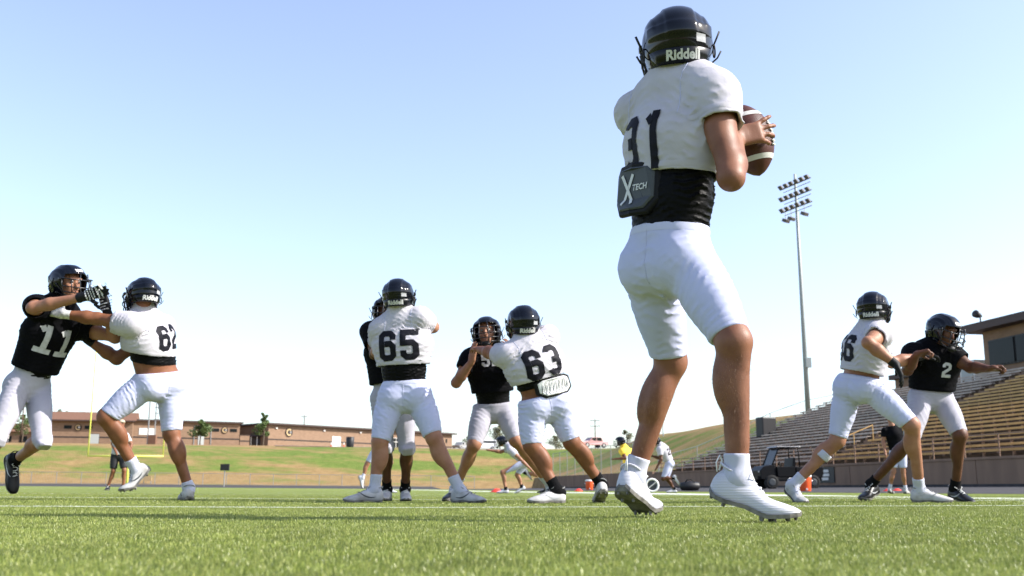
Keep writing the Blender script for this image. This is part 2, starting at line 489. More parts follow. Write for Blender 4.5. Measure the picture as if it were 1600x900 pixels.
# ------------------------------------------------------------------ palette
mat('jersey_white', (.44, .425, .465), .85, .1, col2=(.39, .375, .415), nscale=7, bump=.18, bscale=22, bdist=.010, wave=('cells', 260, .35, .0012), sheen=.08)
mat('jersey_black', (.0025, .0025, .0035), .75, .05, col2=(.0045, .0045, .006), nscale=9, bump=.5, bscale=26, bdist=.006, wave=('cells', 260, .3, .0012), )
mat('jersey_yellow', (.75, .50, .05), .75, .3)
mat('pants_white', (.455, .475, .65), .65, .12, col2=(.425, .445, .61), nscale=5, bump=.15, bscale=20, bdist=.010, wave=('Z', 420, .05, .0006), sheen=.05)
mat('pants_grey', (.37, .36, .415), .7, .1, col2=(.32, .31, .36), nscale=6, bump=.22, bscale=34, bdist=.005, wave=('Z', 300, .08, .0008), sheen=.05)
mat('compression_black', (.0025, .0025, .003), .5, .08, bump=.35, bscale=30, bdist=.006, stretch=(1, 1, 4))
mat('shorts_black', (.014, .014, .017), .7, .3, bump=.3, bscale=30, bdist=.01)
mat('shirt_grey', (.45, .44, .45), .8, .3, bump=.3, bscale=30, bdist=.01)
mat('number_black', (.006, .006, .010), .6, .12, bump=.3, bscale=60, bdist=.002)
mat('number_white', (.48, .48, .50), .6, .2, col2=(.36, .36, .37), nscale=30, bump=.3, bscale=60, bdist=.002)
mat('helmet_black', (.0014, .0022, .0050), .10, .26, coat=.15, col2=(.003, .004, .008), nscale=14, rvar=.04)
mat('helmet_matte', (.003, .0035, .005), .30, .25)
mat('mask_metal', (.006, .006, .007), .3, .4, coat=.1)
mat('rubber_black', (.006, .006, .007), .55, .25)
mat('pad_dark', (.050, .056, .062), .5, .3)
mat('pad_rim', (.005, .005, .006), .6, .2, bump=.3, bscale=300, bdist=.001)
mat('print_white', (.55, .555, .55), .45, .5)
mat('sticker_grey', (.36, .365, .38), .4, .3, col2=(.29, .295, .31), nscale=120)
mat('logo_gold', (.45, .38, .24), .45, .5)
mat('shoe_white', (.50, .505, .56), .45, .3, col2=(.43, .425, .43), nscale=14, ncon=(.5, .8), wave=('Z', 62, .45, .003))
mat('shoe_dirty', (.46, .455, .46), .6, .25, col2=(.20, .19, .165), nscale=11, ncon=(.42, .80), bump=.3, bscale=60, bdist=.003)
mat('shoe_grey', (.42, .42, .42), .55, .4, col2=(.22, .22, .22), nscale=16, bump=.3, bscale=60, bdist=.003)
mat('shoe_black', (.006, .006, .007), .4, .3, bump=.3, bscale=90, bdist=.002)
mat('sole_plate', (.07, .066, .058), .5, .3, col2=(.20, .19, .17), nscale=25)
mat('lace_white', (.75, .75, .73), .7, .3)
mat('lace_black', (.02, .02, .02), .7, .3)
mat('sock_white', (.48, .49, .58), .85, .2, wave=('Z', 130, .5, .002), sheen=.3)
mat('sock_black', (.006, .006, .007), .9, .1, wave=('Z', 130, .5, .002))
mat('glove_black', (.006, .006, .007), .6, .2, bump=.3, bscale=120, bdist=.002)
mat('glove_white', (.62, .62, .60), .6, .4, col2=(.35, .35, .34), nscale=60)
mat('leather', (.075, .020, .012), .45, .3, col2=(.05, .014, .009), nscale=18, wave=('cells', 420, .5, .0015))
mat('ball_stripe', (.5, .49, .46), .5, .4)
mat('eye_white', (.20, .19, .18), .35, .3)
mat('eye_dark', (.02, .012, .008), .2, .5)
mat('lips', (.30, .11, .09), .5, .4)
def skin(name, c, c2):
    return mat(name, c, .52, .28, col2=c2, nscale=13, ncon=(.32, .70), bump=.22, bscale=170, bdist=.0025, sss=.05, detail=9, rvar=.10)
skin('skin_tan', (.225, .098, .056), (.150, .060, .033))
skin('skin_fair', (.315, .155, .095), (.245, .108, .062))
skin('skin_mid', (.205, .084, .042), (.150, .057, .027))
skin('skin_brown', (.105, .041, .021), (.075, .028, .014))
skin('skin_deep', (.07, .028, .014), (.05, .02, .01))
mat('stitch_white', (.44, .455, .60), .8, .15)
mat('stitch_grey', (.34, .33, .38), .8, .15)
mat('stitch_black', (.012, .012, .013), .8, .15)
mat('waistband_white', (.48, .495, .65), .7, .15, wave=('X', 90, .4, .001))
mat('waistband_grey', (.33, .32, .37), .7, .15)
mat('lace_grey', (.22, .22, .22), .8, .2)
mat('lamp_grey', (.085, .078, .078), .6, .3)
mat('hair_light', (.24, .14, .08), .5, .3)
# ------------------------------------------------------------------ helmet parts, shared by all players
# local frame: x right, y forward, z up, origin at the centre of the head
def sstep(a, b, x):
    t = min(1, max(0, (x - a) / (b - a))); return t * t * (3 - 2 * t)
def helm_pmax(az):
    a = abs(az)                                     # 0 = front, 180 = back
    if a < 62: return 66 + (138 - 66) * sstep(47, 61, a)
    if a < 100: return 138 - 6 * sstep(75, 100, a)
    return 132 + 1 * sstep(100, 150, a)
def helm_pt(az, p, off=0.0):
    A, P_ = R(az), R(p)
    d = Vector((math.sin(A) * math.sin(P_), math.cos(A) * math.sin(P_), math.cos(P_)))
    a, b, c = .123, (.146 if d.y < 0 else .150), (.128 if d.z > 0 else .165)
    r = 1 / math.sqrt((d.x / a) ** 2 + (d.y / b) ** 2 + (d.z / c) ** 2)
    aa = abs(az)
    # raised crown panel, side channels, rear ledge
    lat = abs(d.x * r)
    r += .0045 * (1 - sstep(.046, .056, lat)) * sstep(14, 24, p) * (1 if d.z > -.1 else .3)
    r += .0040 * sstep(.080, .090, lat) * (1 - sstep(.105, .112, lat)) * sstep(30, 45, p) * (1 - sstep(76, 88, p))
    if aa > 112: r += .0050 * sstep(112, 126, aa) * sstep(72, 77, p) * (1 - sstep(90, 97, p))
    r -= .004 * sstep(104, 120, p) * sstep(64, 80, aa)
    return d * (r + off)
def helmet_shell():
    NA, NP = 144, 40; vo = []; vi = []; f = []
    for i in range(NA):
        az = -180 + 360 * i / NA; pm = helm_pmax(az)
        for j in range(NP + 1):
            p = 2 + (pm - 2) * (j / NP)
            vo.append(helm_pt(az, p)); vi.append(helm_pt(az, p, (-.014 - .020 * sstep(60, 95, abs(az)) * sstep(55, 95, p)) if j < NP else (-.010 - .016 * sstep(60, 95, abs(az)))))
    n = NP + 1; M = NA * n
    top = len(vo) * 2
    for i in range(NA):
        k = (i + 1) % NA
        for j in range(NP):
            f.append((i * n + j, i * n + j + 1, k * n + j + 1, k * n + j))
            f.append((M + i * n + j, M + k * n + j, M + k * n + j + 1, M + i * n + j + 1))
        f.append((i * n + NP, M + i * n + NP, M + k * n + NP, k * n + NP))
    f.append(tuple(i * n for i in range(NA))); f.append(tuple(M + i * n for i in range(NA - 1, -1, -1)))
    me = bpy.data.meshes.new('helmet'); me.from_pydata(vo + vi, [], f); me.update()
    bm = bmesh.new(); bm.from_mesh(me); bmesh.ops.recalc_face_normals(bm, faces=bm.faces); bm.to_mesh(me); bm.free()
    me.polygons.foreach_set('use_smooth', [True] * len(me.polygons)); me.materials.append(MATS['helmet_black'])
    return me
def mesh_of(mb, m, smooth=True):
    o = mb.build('t', m, None, smooth); me = o.data; bpy.data.objects.remove(o); return me
H_SHELL = helmet_shell()
def _bumper():
    mb = MB(); rings = []
    for i in range(41):
        az = 118 + 124 * i / 40
        e = min(1, min(i, 40 - i) / 5)
        p0, p1 = 111, 113 + 19 * (0.4 + .6 * e)
        pts = [helm_pt(az, p0, .001), helm_pt(az, p0 + 1, .0075 * e + .0015), helm_pt(az, p1 - 1, .0085 * e + .0015), helm_pt(az, p1, .001), helm_pt(az, p1, -.012), helm_pt(az, p0, -.012)]
        rings.append(pts)
    mb.loft(rings); return mesh_of(mb, 'helmet_matte')
H_BUMP = _bumper()
def _mask():
    mb = MB()
    def bar(zs, xs, out, n=17, r=.0042, y0=.085, flat=1.0):
        pts = []
        for i in range(n):
            t = -1 + 2 * i / (n - 1)
            x = xs * math.sin(t * math.pi / 2); y = y0 + (out - y0) * math.cos(t * math.pi / 2) ** .75
            pts.append((x, y, zs + .012 * (t * t)))
        mb.tube(pts, r, 8)
    bar(.012, .118, .176); bar(-.045, .116, .196); bar(-.085, .108, .200); bar(-.118, .088, .190)
    for sx in (-1, 1):
        mb.tube([(sx * .030, .170, .058), (sx * .036, .176, .013), (sx * .042, .190, -.045), (sx * .038, .194, -.085), (sx * .028, .184, -.118)], .0040, 8)
        mb.tube([(sx * .118, .080, .024), (sx * .119, .085, -.02), (sx * .116, .088, -.045), (sx * .107, .092, -.085), (sx * .088, .092, -.112)], .0042, 8)
        mb.tube([(sx * .082, .142, .020), (sx * .084, .150, -.045), (sx * .079, .152, -.085)], .0040, 8)
        mb.box((sx * .121, .066, .016), (.012, .030, .020))
    return mesh_of(mb, 'mask_metal')
H_MASK = _mask()
def _chin():
    mb = MB(); mb.ball((0, .128, -.128), (.040, .030, .026), 12, 8)
    for sx in (-1, 1):
        mb.tube([(sx * .030, .130, -.124), (sx * .085, .085, -.108), (sx * .112, .030, -.080)], [(.009, .003)] * 3, 8)
        mb.tube([(sx * .030, .130, -.130), (sx * .092, .080, -.090), (sx * .124, .030, -.020)], [(.009, .003)] * 3, 8)
        mb.ball((sx * .121, .028, -.022), (.006, .010, .010), 8, 5); mb.ball((sx * .112, .026, -.082), (.006, .010, .010), 8, 5)
    return mesh_of(mb, 'rubber_black')
H_CHIN = _chin()
def _clip(sx):                                       # loose strap ends with the rim of the ear hole
    mb = MB()
    mb.tube([(sx * .122, -.012, -.020), (sx * .134, -.020, .004), (sx * .146, -.030, .030)], [(.006, .0022)] * 3, 6)
    mb.tube([(sx * .116, -.010, -.075), (sx * .134, -.018, -.062), (sx * .147, -.026, -.040)], [(.006, .0022)] * 3, 6)
    mb.tube([(sx * .1225, -.028 + .019 * math.cos(a), -.040 + .022 * math.sin(a)) for a in [k * math.pi / 8 for k in range(16)]], .003, 6, closed=True)
    return mesh_of(mb, 'rubber_black')
H_CLIP = [_clip(-1), _clip(1)]
def _helm_print():
    o = bpy.data.objects.new('t', H_SHELL); C.objects.link(o)
    o2 = bpy.data.objects.new('t', H_BUMP); C.objects.link(o2)
    b1 = bvh_of(o); b2 = bvh_of(o2)
    lt = lettering('Riddell', .042, .0016, 0, .008)
    lt = ([(x, y * 1.08) for x, y in lt[0]], lt[1])
    up = Vector((0, .25, 1))
    a = wrap('t', [lt], b2, (0, -.05, -.070), (1, 0, 0), (0, 0, 1), (0, 1, .12), 'print_white', None, .0012)
    s = wrap('t', [rect2d(.038, .027, 6)], b1, (.050, 0, -.022), (1, 0, 0.02), (-.02, 0, 1), (-.12, 1, .0), 'sticker_grey', None, .0012)
    front = wrap('t', [rect2d(.060, .018, 6)], b1, (0, 0, .072), (-1, 0, 0), (0, 0, 1), (0, -1, -.1), 'print_white', None, .0012)
    cir = poly2d([(.9 * math.cos(a), math.sin(a)) for a in [0.75 + k * (2 * math.pi - 1.5) / 22 for k in range(23)]], .34, .036)
    disc = ([(x * .55, y * .4) for x, y in rect2d(.05, .03, 4)[0]], rect2d(.05, .03, 4)[1])
    el = [wrap('t', [cir, disc], b1, (0, .005, .022), (-sx, 0, 0) if False else (0, sx, 0), (0, 0, 1), (-sx, 0, 0), 'logo_gold', None, .0012) for sx in (-1, 1)]
    ms = [x.data for x in (a, s, front, *el)]
    for x in (a, s, front, *el, o, o2): bpy.data.objects.remove(x)
    return ms
H_PRINT = _helm_print()
def put(name, me, parent, M=None):
    o = bpy.data.objects.new(name, me); C.objects.link(o); o.parent = parent
    if M is not None: o.matrix_local = M
    return o
def helmet(root, c, Rv, Fv, Uv, s, decal=True, mask=True, scuff=False):
    rot = Matrix((Rv, Fv, Uv)).transposed().to_4x4()
    M = Matrix.Translation(Vector(c) - root.location) @ rot @ Matrix.Scale(s, 4)
    h = put('helmet', H_SHELL, root, M)
    put('bumper', H_BUMP, h)
    if mask: put('face_mask', H_MASK, h)
    put('chin_strap', H_CHIN, h); put('strap_clip', H_CLIP[0], h); put('strap_clip', H_CLIP[1], h)
    if decal:
        put('lettering', H_PRINT[0], h); put('sticker', H_PRINT[1], h); put('front_plate', H_PRINT[2], h)
    if scuff:
        put('emblem', H_PRINT[3], h); put('emblem', H_PRINT[4], h)
    return h

# ------------------------------------------------------------------ shoe
SX = [0, .025, .08, .17, .28, .40, .52, .64, .76, .87, .95, .99, 1.0]
SW = [.012, .029, .039, .0425, .0415, .039, .0415, .0455, .047, .042, .031, .018, .006]
SH = [.060, .086, .106, .112, .108, .098, .082, .067, .056, .047, .038, .031, .024]
SB = [.030, .016, .008, .006, .009, .013, .010, .006, .006, .009, .013, .017, .019]
def shoe(root, heel, fwd, up, bend, upper, lace, s=1.0, tab=False, stripe=None, fine=True):
    Lg = .30; s = s * 1.05
    fwd = Vector(fwd).normalized(); up = Vector(up); up = (up - fwd * up.dot(fwd)).normalized(); side = up.cross(fwd)
    xb = .60 * Lg
    def T(x, y, z):
        if bend:
            t = sstep(.46 * Lg, .76 * Lg, x); a = bend * t
            if x > xb * .77:
                dx, dz = x - xb, z - .004
                k = t
                x2 = xb + dx * math.cos(a) - dz * math.sin(a); z2 = .004 + dx * math.sin(a) + dz * math.cos(a)
                x, z = x2, z2
        return Vector(heel) + (fwd * x + side * y + up * z) * s
    n = 20; rings = []
    for x, w_, h, b in zip(SX, SW, SH, SB):
        ring = []
        for k in range(n):
            a = 2 * math.pi * k / n; c_, s_ = math.cos(a), math.sin(a)
            m = (h + b) / 2; hh = (h - b) / 2
            e = .55 if s_ < 0 else .95
            wz = w_ * (1.0 if s_ < 0 else (1 - .18 * s_))
            ring.append(T(x * Lg, wz * math.copysign(abs(c_) ** e, c_), m + hh * math.copysign(abs(s_) ** (.55 if s_ < 0 else .8), s_)))
        rings.append(ring)
    mb = MB(); mb.loft(rings); o = mb.build('shoe', upper, root, True)
    if fine:
        sub = o.modifiers.new('round', 'SUBSURF'); sub.levels = 1; sub.render_levels = 1
    mb = MB(); rings = []
    for x, w_, h, b in zip(SX, SW, SH, SB):
        rings.append([T(x * Lg, q * (w_ * 1.02 + .0008), z) for q, z in ((-1, b + .010), (-.95, b - .003), (.95, b - .003), (1, b + .010), (.8, b + .004), (-.8, b + .004))])
    mb.loft(rings)
    for x, y in ((.05, .018), (.05, -.018), (.19, .022), (.19, -.022), (.60, .030), (.60, -.030), (.72, .033), (.72, -.033), (.86, .024), (.86, -.024), (.94, 0), (.68, 0)):
        i = min(range(len(SX)), key=lambda q: abs(SX[q] - x)); b = SB[i]
        mb.tube([T(x * Lg, y, b + .002), T(x * Lg, y, b - .013)], [.008, .0045], 8)
    mb.build('sole', 'sole_plate', o, False)
    mb = MB()
    for i in range(5):
        x = .37 + .058 * i; h = np.interp(x, SX, SH); wv = .019 - .0008 * i
        pts = [T((x + (.012 if q > 0 else -.012) * (1 if i % 2 else -1)) * Lg, wv * q, h + .0035 - .007 * q * q) for q in (-1, -.5, 0, .5, 1)]
        mb.tube(pts, .0028, 6)
    for q in (-1, 1):
        mb.tube([T(.345 * Lg, .004 * q, .107), T(.33 * Lg, .020 * q, .121), T(.37 * Lg, .034 * q, .113), T(.40 * Lg, .020 * q, .104), T(.36 * Lg, .004 * q, .107)], .0024, 6)
    mb.build('lace', lace, o, True)
    mb = MB(); rg = []
    mb.tube([T(*q) for q in [((.155 + .125 * math.cos(a)) * Lg, .0385 * math.sin(a), .106 + .008 * math.cos(a) ** 2 - .004 * math.cos(a)) for a in [k * math.pi / 10 for k in range(20)]]], .0042, 6, closed=True)
    mb.build('collar', 'lace_grey' if upper == 'shoe_dirty' else upper, o, True)
    if tab:
        mb = MB(); mb.tube([T(.02 * Lg, -.006, .088), T(-.02 * Lg, -.007, .115), T(-.01 * Lg, 0, .140), T(.03 * Lg, .006, .128), T(.035 * Lg, .006, .095)], [(.0045, .002)] * 5, 8)
        mb.build('pull_tab', 'lace_white', o, True)
    if stripe:
        for q in (-1, 1):
            mb = MB(); rg = []
            for t in range(9):
                f = t / 8; x = .22 + .42 * f; z = .030 + .050 * (f ** 2.2) + .012 * (1 - f) ** 3; th = .0105 * math.sin(math.pi * min(1, f * .93 + .04)) ** .8 + .0006
                i = np.interp(x, SX, SW) * 1.0
                zz = np.interp(x, SX, SH)
                yy = i * (.985 - .30 * max(0, (z - zz * .5) / zz) ** 1.4) + .0016
                rg.append((T(x * Lg, q * yy, z - th / 2), T(x * Lg, q * yy * .985, z + th / 2)))
            mb.v = [p for r in rg for p in r]; mb.f = [(2 * i, 2 * i + 2, 2 * i + 3, 2 * i + 1) for i in range(8)]
            mb.build('side_mark', stripe, o, True)
    return T

# ------------------------------------------------------------------ hand
def hand(sd, wr, d, n, side, curl, s=1.0, spread=.12, grow=0.0, thumb=(.75, .55, .35), cuff=None):
    d = Vector(d).normalized(); n = Vector(n); n = (n - d * n.dot(d)).normalized(); ts = d.cross(n) * (1 if side == 'R' else -1)
    wr = Vector(wr); g = grow
    sd.rbox(wr + d * .052 * s, (.028 * s, .036 * s, .005 * s), (ts, d, n), .011 * s + g, k=.012)
    sd.ell(wr - d * .015 * s, wr + d * .03 * s, (.027 * s + g, .019 * s + g), (.032 * s + g, .017 * s + g), ts, k=.012)
    for i, (o, ln, dx) in enumerate(((.031, .074, -.002), (.0105, .083, .004), (-.0105, .077, 0), (-.030, .060, -.010))):
        c = curl[i] if isinstance(curl[0], (tuple, list)) else curl
        p = wr + d * (.092 + dx) * s + ts * o * s
        fd = (d + ts * spread * (o / .03)).normalized(); ang = 0
        for q, (fr, cc) in enumerate(zip((.45, .30, .25), c)):
            ang += R(cc); e = p + (fd * math.cos(ang) + n * math.sin(ang)) * ln * fr * s
            sd.cap(p, e, (.0098 - .0008 * q) * s + g, (.0090 - .0009 * q) * s + g, k=.005 if q else .008); p = e
    b = wr + d * .022 * s + ts * .026 * s; td = (ts * thumb[0] + d * thumb[1] + n * thumb[2]).normalized()
    e = b + td * .042 * s; sd.cap(b, e, .0135 * s + g, .0115 * s + g, k=.012)
    td2 = (td + d * .55 + n * .2).normalized(); sd.cap(e, e + td2 * .034 * s, .0110 * s + g, .0088 * s + g, k=.005)
    return ts

def bent(v, ax, a): return Matrix.Rotation(a, 3, ax) @ v
def plan(a): return Vector((math.sin(R(a)), math.cos(R(a)), 0)), Vector((math.cos(R(a)), -math.sin(R(a)), 0))

# ------------------------------------------------------------------ person
def person(label, J, face, feet, skin_m, top='jersey_white', legs='pants_white', h=.0078, s=1.0, b=1.0, group='football players on the turf',
           hem=(0.95, 0.95), top_hem=0.36, under='compression_black', under_hem=0.16, waist=0.14, hands=None, gloves=None, number=None, num_front=False,
           head=None, helm=True, decal=True, emblem=False, socks=('sock_white', 'sock_white'), sock_len=(.10, .10), shoes=('shoe_dirty', 'shoe_dirty'), laces=('lace_white', 'lace_white'),
           pads=True, sleeve=.62, kpads=False, seed=1, cap=None, wrk=.004, extra=None, tab=False, stripe=None, sleeve_r=1.0, num_h=.25, num_at=.66, eyes=False, wide=1.0, headc=None, numdx=0.0, loose=False, hem_tilt=(0, 0, 0), helm_s=1.03, uw=1.0, num_w=.62):
    P = {k: W(*v) for k, v in J.items()}
    fine = h < .012
    # feet
    ank = {}; ft = {}
    for sd_, f in zip('LR', feet):
        hp = XZ(*f['heel']) if not f.get('px') else W(*f['heel']); bp = XZ(*f['ball']) if not f.get('px') else W(*f['ball'])
        if f.get('ground', True) and not f.get('px'):
            hp.z += gz(hp.x, hp.y); bp.z += gz(bp.x, bp.y)
        fw = (bp - hp).normalized(); up = Vector(f.get('up', (0, 0, 1))); up = (up - fw * up.dot(fw)).normalized()
        ft[sd_] = (hp, fw, up, f.get('bend', 0.0)); ank[sd_] = hp + (fw * .076 + up * .104) * s
    gp = (ft['L'][0] + ft['R'][0]) / 2
    root = empty('person', (gp.x, gp.y, gz(gp.x, gp.y)), label, 'person', group)
    up_t = (P['neck'] - P['pelvis']); tl = up_t.length; U = up_t.normalized()
    SR = (P['shR'] - P['shL']); SR = (SR - U * SR.dot(U)).normalized(); F = U.cross(SR).normalized()
    pf, pr = plan(face); pu = (Vector((0, 0, 1)) * .5 + U * .5).normalized()
    pr = (pr - pu * pr.dot(pu)).normalized(); pF = pu.cross(pr)
    pel = P['pelvis']; hip = {'L': pel - pr * .092 * s * b, 'R': pel + pr * .092 * s * b}
    for q in 'LR':
        if 'hip' + q in P: hip[q] = P['hip' + q]
    waist_p = pel + U * (waist * s) if True else None
    chest = pel + U * tl * .66; belly = pel + U * tl * .34
    # head frame
    hc = P['head']; hf, hpit, hrol = head
    Fh, Rh = plan(hf); Fh = bent(Fh, Rh, R(hpit)); Uh = Rh.cross(Fh); Rh = bent(Rh, Fh, R(hrol)); Uh = Rh.cross(Fh)
    # ---------------- body: one continuous surface
    B = SD()
    tb = 1.0 if not under or under_hem > waist + .03 else .90
    B.ell(pel, belly, (.138 * s * b * tb, .102 * s * b * tb), (.135 * s * b * tb, .102 * s * b * tb), pr, k=.04)
    B.ell(belly, chest, (.135 * s * b * tb, .102 * s * b * tb), (.150 * s * b, .105 * s * b), SR, k=.04)
    B.cap(P['shL'], P['shR'], .058 * s, k=.04)
    B.cap(P['neck'] - U * .03, hc - Uh * .05 * s, .066 * s * (b * .5 + .5), .060 * s, k=.04)
    B.cap(P['neck'] - U * .05 + SR * .07, P['neck'] + U * .03, .04, .045, k=.04); B.cap(P['neck'] - U * .05 - SR * .07, P['neck'] + U * .03, .04, .045, k=.04)
    ax = (Rh, Fh, Uh)
    B.oid(hc + Fh * -.008 + Uh * .025, (.074 * s, .094 * s, .095 * s), ax, k=.02)
    B.oid(hc + Fh * .030 * s - Uh * .050 * s, (.056 * s, .062 * s, .070 * s), ax, k=.03)
    B.oid(hc + Fh * .070 * s - Uh * .092 * s, (.026 * s, .020 * s, .018 * s), ax, k=.03)
    if fine:
        B.cap(hc + Fh * .090 * s + Uh * .010 * s, hc + Fh * .109 * s - Uh * .034 * s, .009 * s, .015 * s, k=.014)
        B.cap(hc + Fh * .085 * s - Rh * .04 * s + Uh * .030 * s, hc + Fh * .085 * s + Rh * .04 * s + Uh * .030 * s, .014 * s, k=.014)
        for q in (-1, 1):
            B.oid(hc + Fh * .060 * s + Rh * .042 * q * s - Uh * .022 * s, (.022, .02, .02), ax, k=.02)
            B.oid(hc + Fh * .096 * s + Rh * .031 * q * s + Uh * .010 * s, (.014, .012, .009), ax, k=.010, op='s')
        for q in (-.006, .005):
            B.cap(hc + Fh * .089 * s - Rh * .020 * s - Uh * (.062 + q) * s, hc + Fh * .089 * s + Rh * .020 * s - Uh * (.062 + q) * s, .006 * s, k=.006)
    hn = {}
    for q in 'LR':
        sh, el, wr = P['sh' + q], P['el' + q], P['wr' + q]; ua = el - sh; fa = wr - el
        ab = (b * .6 + .4) * s
        bend_n = ua.normalized().cross(fa.normalized())
        flex = (fa.normalized() - ua.normalized() * fa.normalized().dot(ua.normalized()))
        flex = flex.normalized() if flex.length > 1e-3 else F
        B.cap(sh, sh + ua * .4, .066 * ab, .057 * ab, k=.03)
        B.cap(sh, el, .052 * ab, .041 * ab, k=.03)
        B.oid(sh + ua * .55 + flex * .012 * s, (.046 * ab, .046 * ab, .095 * s), (frame(ua)[0], frame(ua)[1], ua), k=.016)
        B.oid(sh + ua * .50 - flex * .016 * s, (.043 * ab, .043 * ab, .105 * s), (frame(ua)[0], frame(ua)[1], ua), k=.016)
        B.oid(el - flex * .010 * s, (.038 * ab,) * 3, k=.03)
        B.cap(el, el + fa * .32, .040 * ab, .046 * ab, k=.02)
        fu = fa.normalized(); B.oid(el + fa * .26 + flex * .014 * s, (.036 * ab, .034 * ab, .085 * s), (frame(fu)[0], frame(fu)[1], fu), k=.014)
        B.cap(el + fa * .32, wr, .045 * ab, .027 * s * (b * .3 + .7), k=.02)
        hd = (hands or {}).get(q)
        if hd is None: hd = dict(d=fa, n=-F, curl=(25, 30, 25))
        hn[q] = hd
        if fine: hand(B, wr, hd['d'], hd['n'], q, hd['curl'], s, hd.get('spread', .12), thumb=hd.get('thumb', (.75, .55, .35)))
        else:
            dd = Vector(hd['d']).normalized(); B.cap(wr, wr + dd * .10 * s, .030 * s, .024 * s, k=.02); B.cap(wr + dd * .09 * s, wr + dd * .15 * s, .022 * s, .014 * s, k=.02)
            B.cap(wr + dd * .03, wr + dd * .08 + Vector(hd['n']).normalized() * .03, .014, .012, k=.01)
    lf = {}
    for q in 'LR':
        hp_, kn, an = hip[q], P['kn' + q], ank[q]; th = kn - hp_; sn = an - kn
        lb = (b * .7 + .3) * s
        fw = ft[q][1]; fwd = fw - sn.normalized() * fw.dot(sn.normalized())
        # the knee bends so that the front of the leg faces away from the fold
        tdir = th.normalized(); sdir = sn.normalized(); fold = tdir - sdir
        if fold.length > .45: fwd = (fold - sdir * fold.dot(sdir)).normalized() * .6 + fwd.normalized() * .4
        fwd.normalize(); lf[q] = fwd; lat = sdir.cross(fwd)
        B.cap(hp_, kn, .082 * lb, .056 * lb, k=.03)
        B.oid(kn + fwd * .002, (.053 * lb, .052 * lb, .066 * lb), (lat, fwd, sdir), k=.03)
        B.oid(kn + fwd * .036 * lb + sdir * .002, (.028 * lb, .022 * lb, .030 * lb), (lat, fwd, sdir), k=.018)
        B.cap(kn + fwd * .034 * lb + sdir * .03, kn + fwd * .030 * lb + sdir * .075, .015 * lb, .014 * lb, k=.018)
        B.cap(kn, an, .048 * lb, .0345 * s * (b * .3 + .7), k=.025)
        B.oid(kn + sn * .29 - fwd * .020 * lb, (.054 * lb, .048 * lb, .120 * s), (lat, fwd, sdir), k=.022)
        B.oid(kn + sn * .29 - fwd * .026 * lb + lat * .022 * lb, (.032 * lb, .040 * lb, .092 * s), (lat, fwd, sdir), k=.014)
        B.oid(kn + sn * .33 - fwd * .026 * lb - lat * .023 * lb, (.034 * lb, .041 * lb, .105 * s), (lat, fwd, sdir), k=.014)
        B.cap(kn + sn * .62 - fwd * .020 * lb, an - fwd * .022 * s, .018 * lb, .012 * s, k=.02)
        B.cap(kn + sn * .12 + fwd * .020 * lb, kn + sn * .75 + fwd * .010, .022 * lb, .016 * s, k=.03)
        for e in (-1, 1): B.oid(an + lat * .026 * s * e - sdir * .004, (.014 * s,) * 3, k=.02)
        B.cap(an - sdir * .01, an + sdir * .03 - ft[q][1] * .03 * s, .030 * s, .027 * s, k=.03)
        B.cap(an + sdir * .02, an + ft[q][1] * .09 * s - ft[q][2] * .055 * s, .030 * s, .026 * s, k=.03)
    body = B.build('body', skin_m, root, h, 2)
    if eyes:
        for q in (-1, 1):
            mb = MB(); mb.ball(hc + Fh * .083 * s + Rh * .031 * q * s + Uh * .009 * s, .0125 * s, 10, 7); e = mb.build('eye', 'eye_white', root, True)
            mb = MB(); mb.ball(hc + Fh * .0905 * s + Rh * .031 * q * s + Uh * .008 * s, .0065 * s, 8, 6); mb.build('iris', 'eye_dark', e, True)
            mb = MB(); mb.tube([hc + Fh * (.093 - .012 * t * t) * s + Rh * (.031 + .018 * t) * q * s + Uh * (.026 + .004 * (1 - t * t)) * s for t in (-1, -.5, 0, .5, 1)], .003 * s, 6); mb.build('eyebrow', 'eye_dark', root, True)
        mb = MB(); mb.tube([hc + Fh * (.0935 - .010 * t * t) * s + Rh * .021 * t * s - Uh * .0625 * s for t in (-1, -.5, 0, .5, 1)], [.002, .0045, .005, .0045, .002], 6); mb.build('mouth', 'lips', root, True)
    # ---------------- pants
    if legs:
        L_ = SD()
        wp = pel + (U * .6 + pu * .4).normalized() * (waist * s)
        L_.ell(pel - pu * .01, wp + U * .05, (.158 * s * b, .118 * s * b), (.145 * s * b * uw, .113 * s * b * uw), pr, k=.04)
        for q in 'LR':
            th = P['kn' + q] - hip[q]; sn = ank[q] - P['kn' + q]; lb = (b * .7 + .3) * s; sg = -1 if q == 'L' else 1
            L_.oid(hip[q] - pF * .050 * s * b - pu * .014 * s - pr * sg * .010 * s, (.090 * s * b, .078 * s * b, .100 * s * b), (pr, pF, pu), k=.045)
            r0, r1 = .098 * lb, .067 * lb
            if loose: r1 = .088 * lb
            L_.cap(hip[q], P['kn' + q], r0, r1, k=.03)
            td = th.normalized(); tf = (lf[q] - td * lf[q].dot(td)).normalized(); tl_ = td.cross(tf)
            L_.oid(hip[q] + th * .42 + tf * .020 * lb, (.076 * lb, .066 * lb, .17 * s), (tl_, tf, td), k=.04)
            L_.oid(hip[q] + th * .40 - tf * .022 * lb, (.070 * lb, .062 * lb, .16 * s), (tl_, tf, td), k=.04)
            hm = hem[0 if q == 'L' else 1]
            if hm > 1:
                L_.cap(P['kn' + q], P['kn' + q] + sn * (hm - 1 + .05), .067 * lb, .062 * lb, k=.03)
                if kpads: L_.rbox(P['kn' + q] + lf[q] * .040 * lb + th * .02, (.028 * lb, .012, .042 * lb), (th.normalized().cross(lf[q]), lf[q], (th.normalized() + sn.normalized())), .022, k=.02)
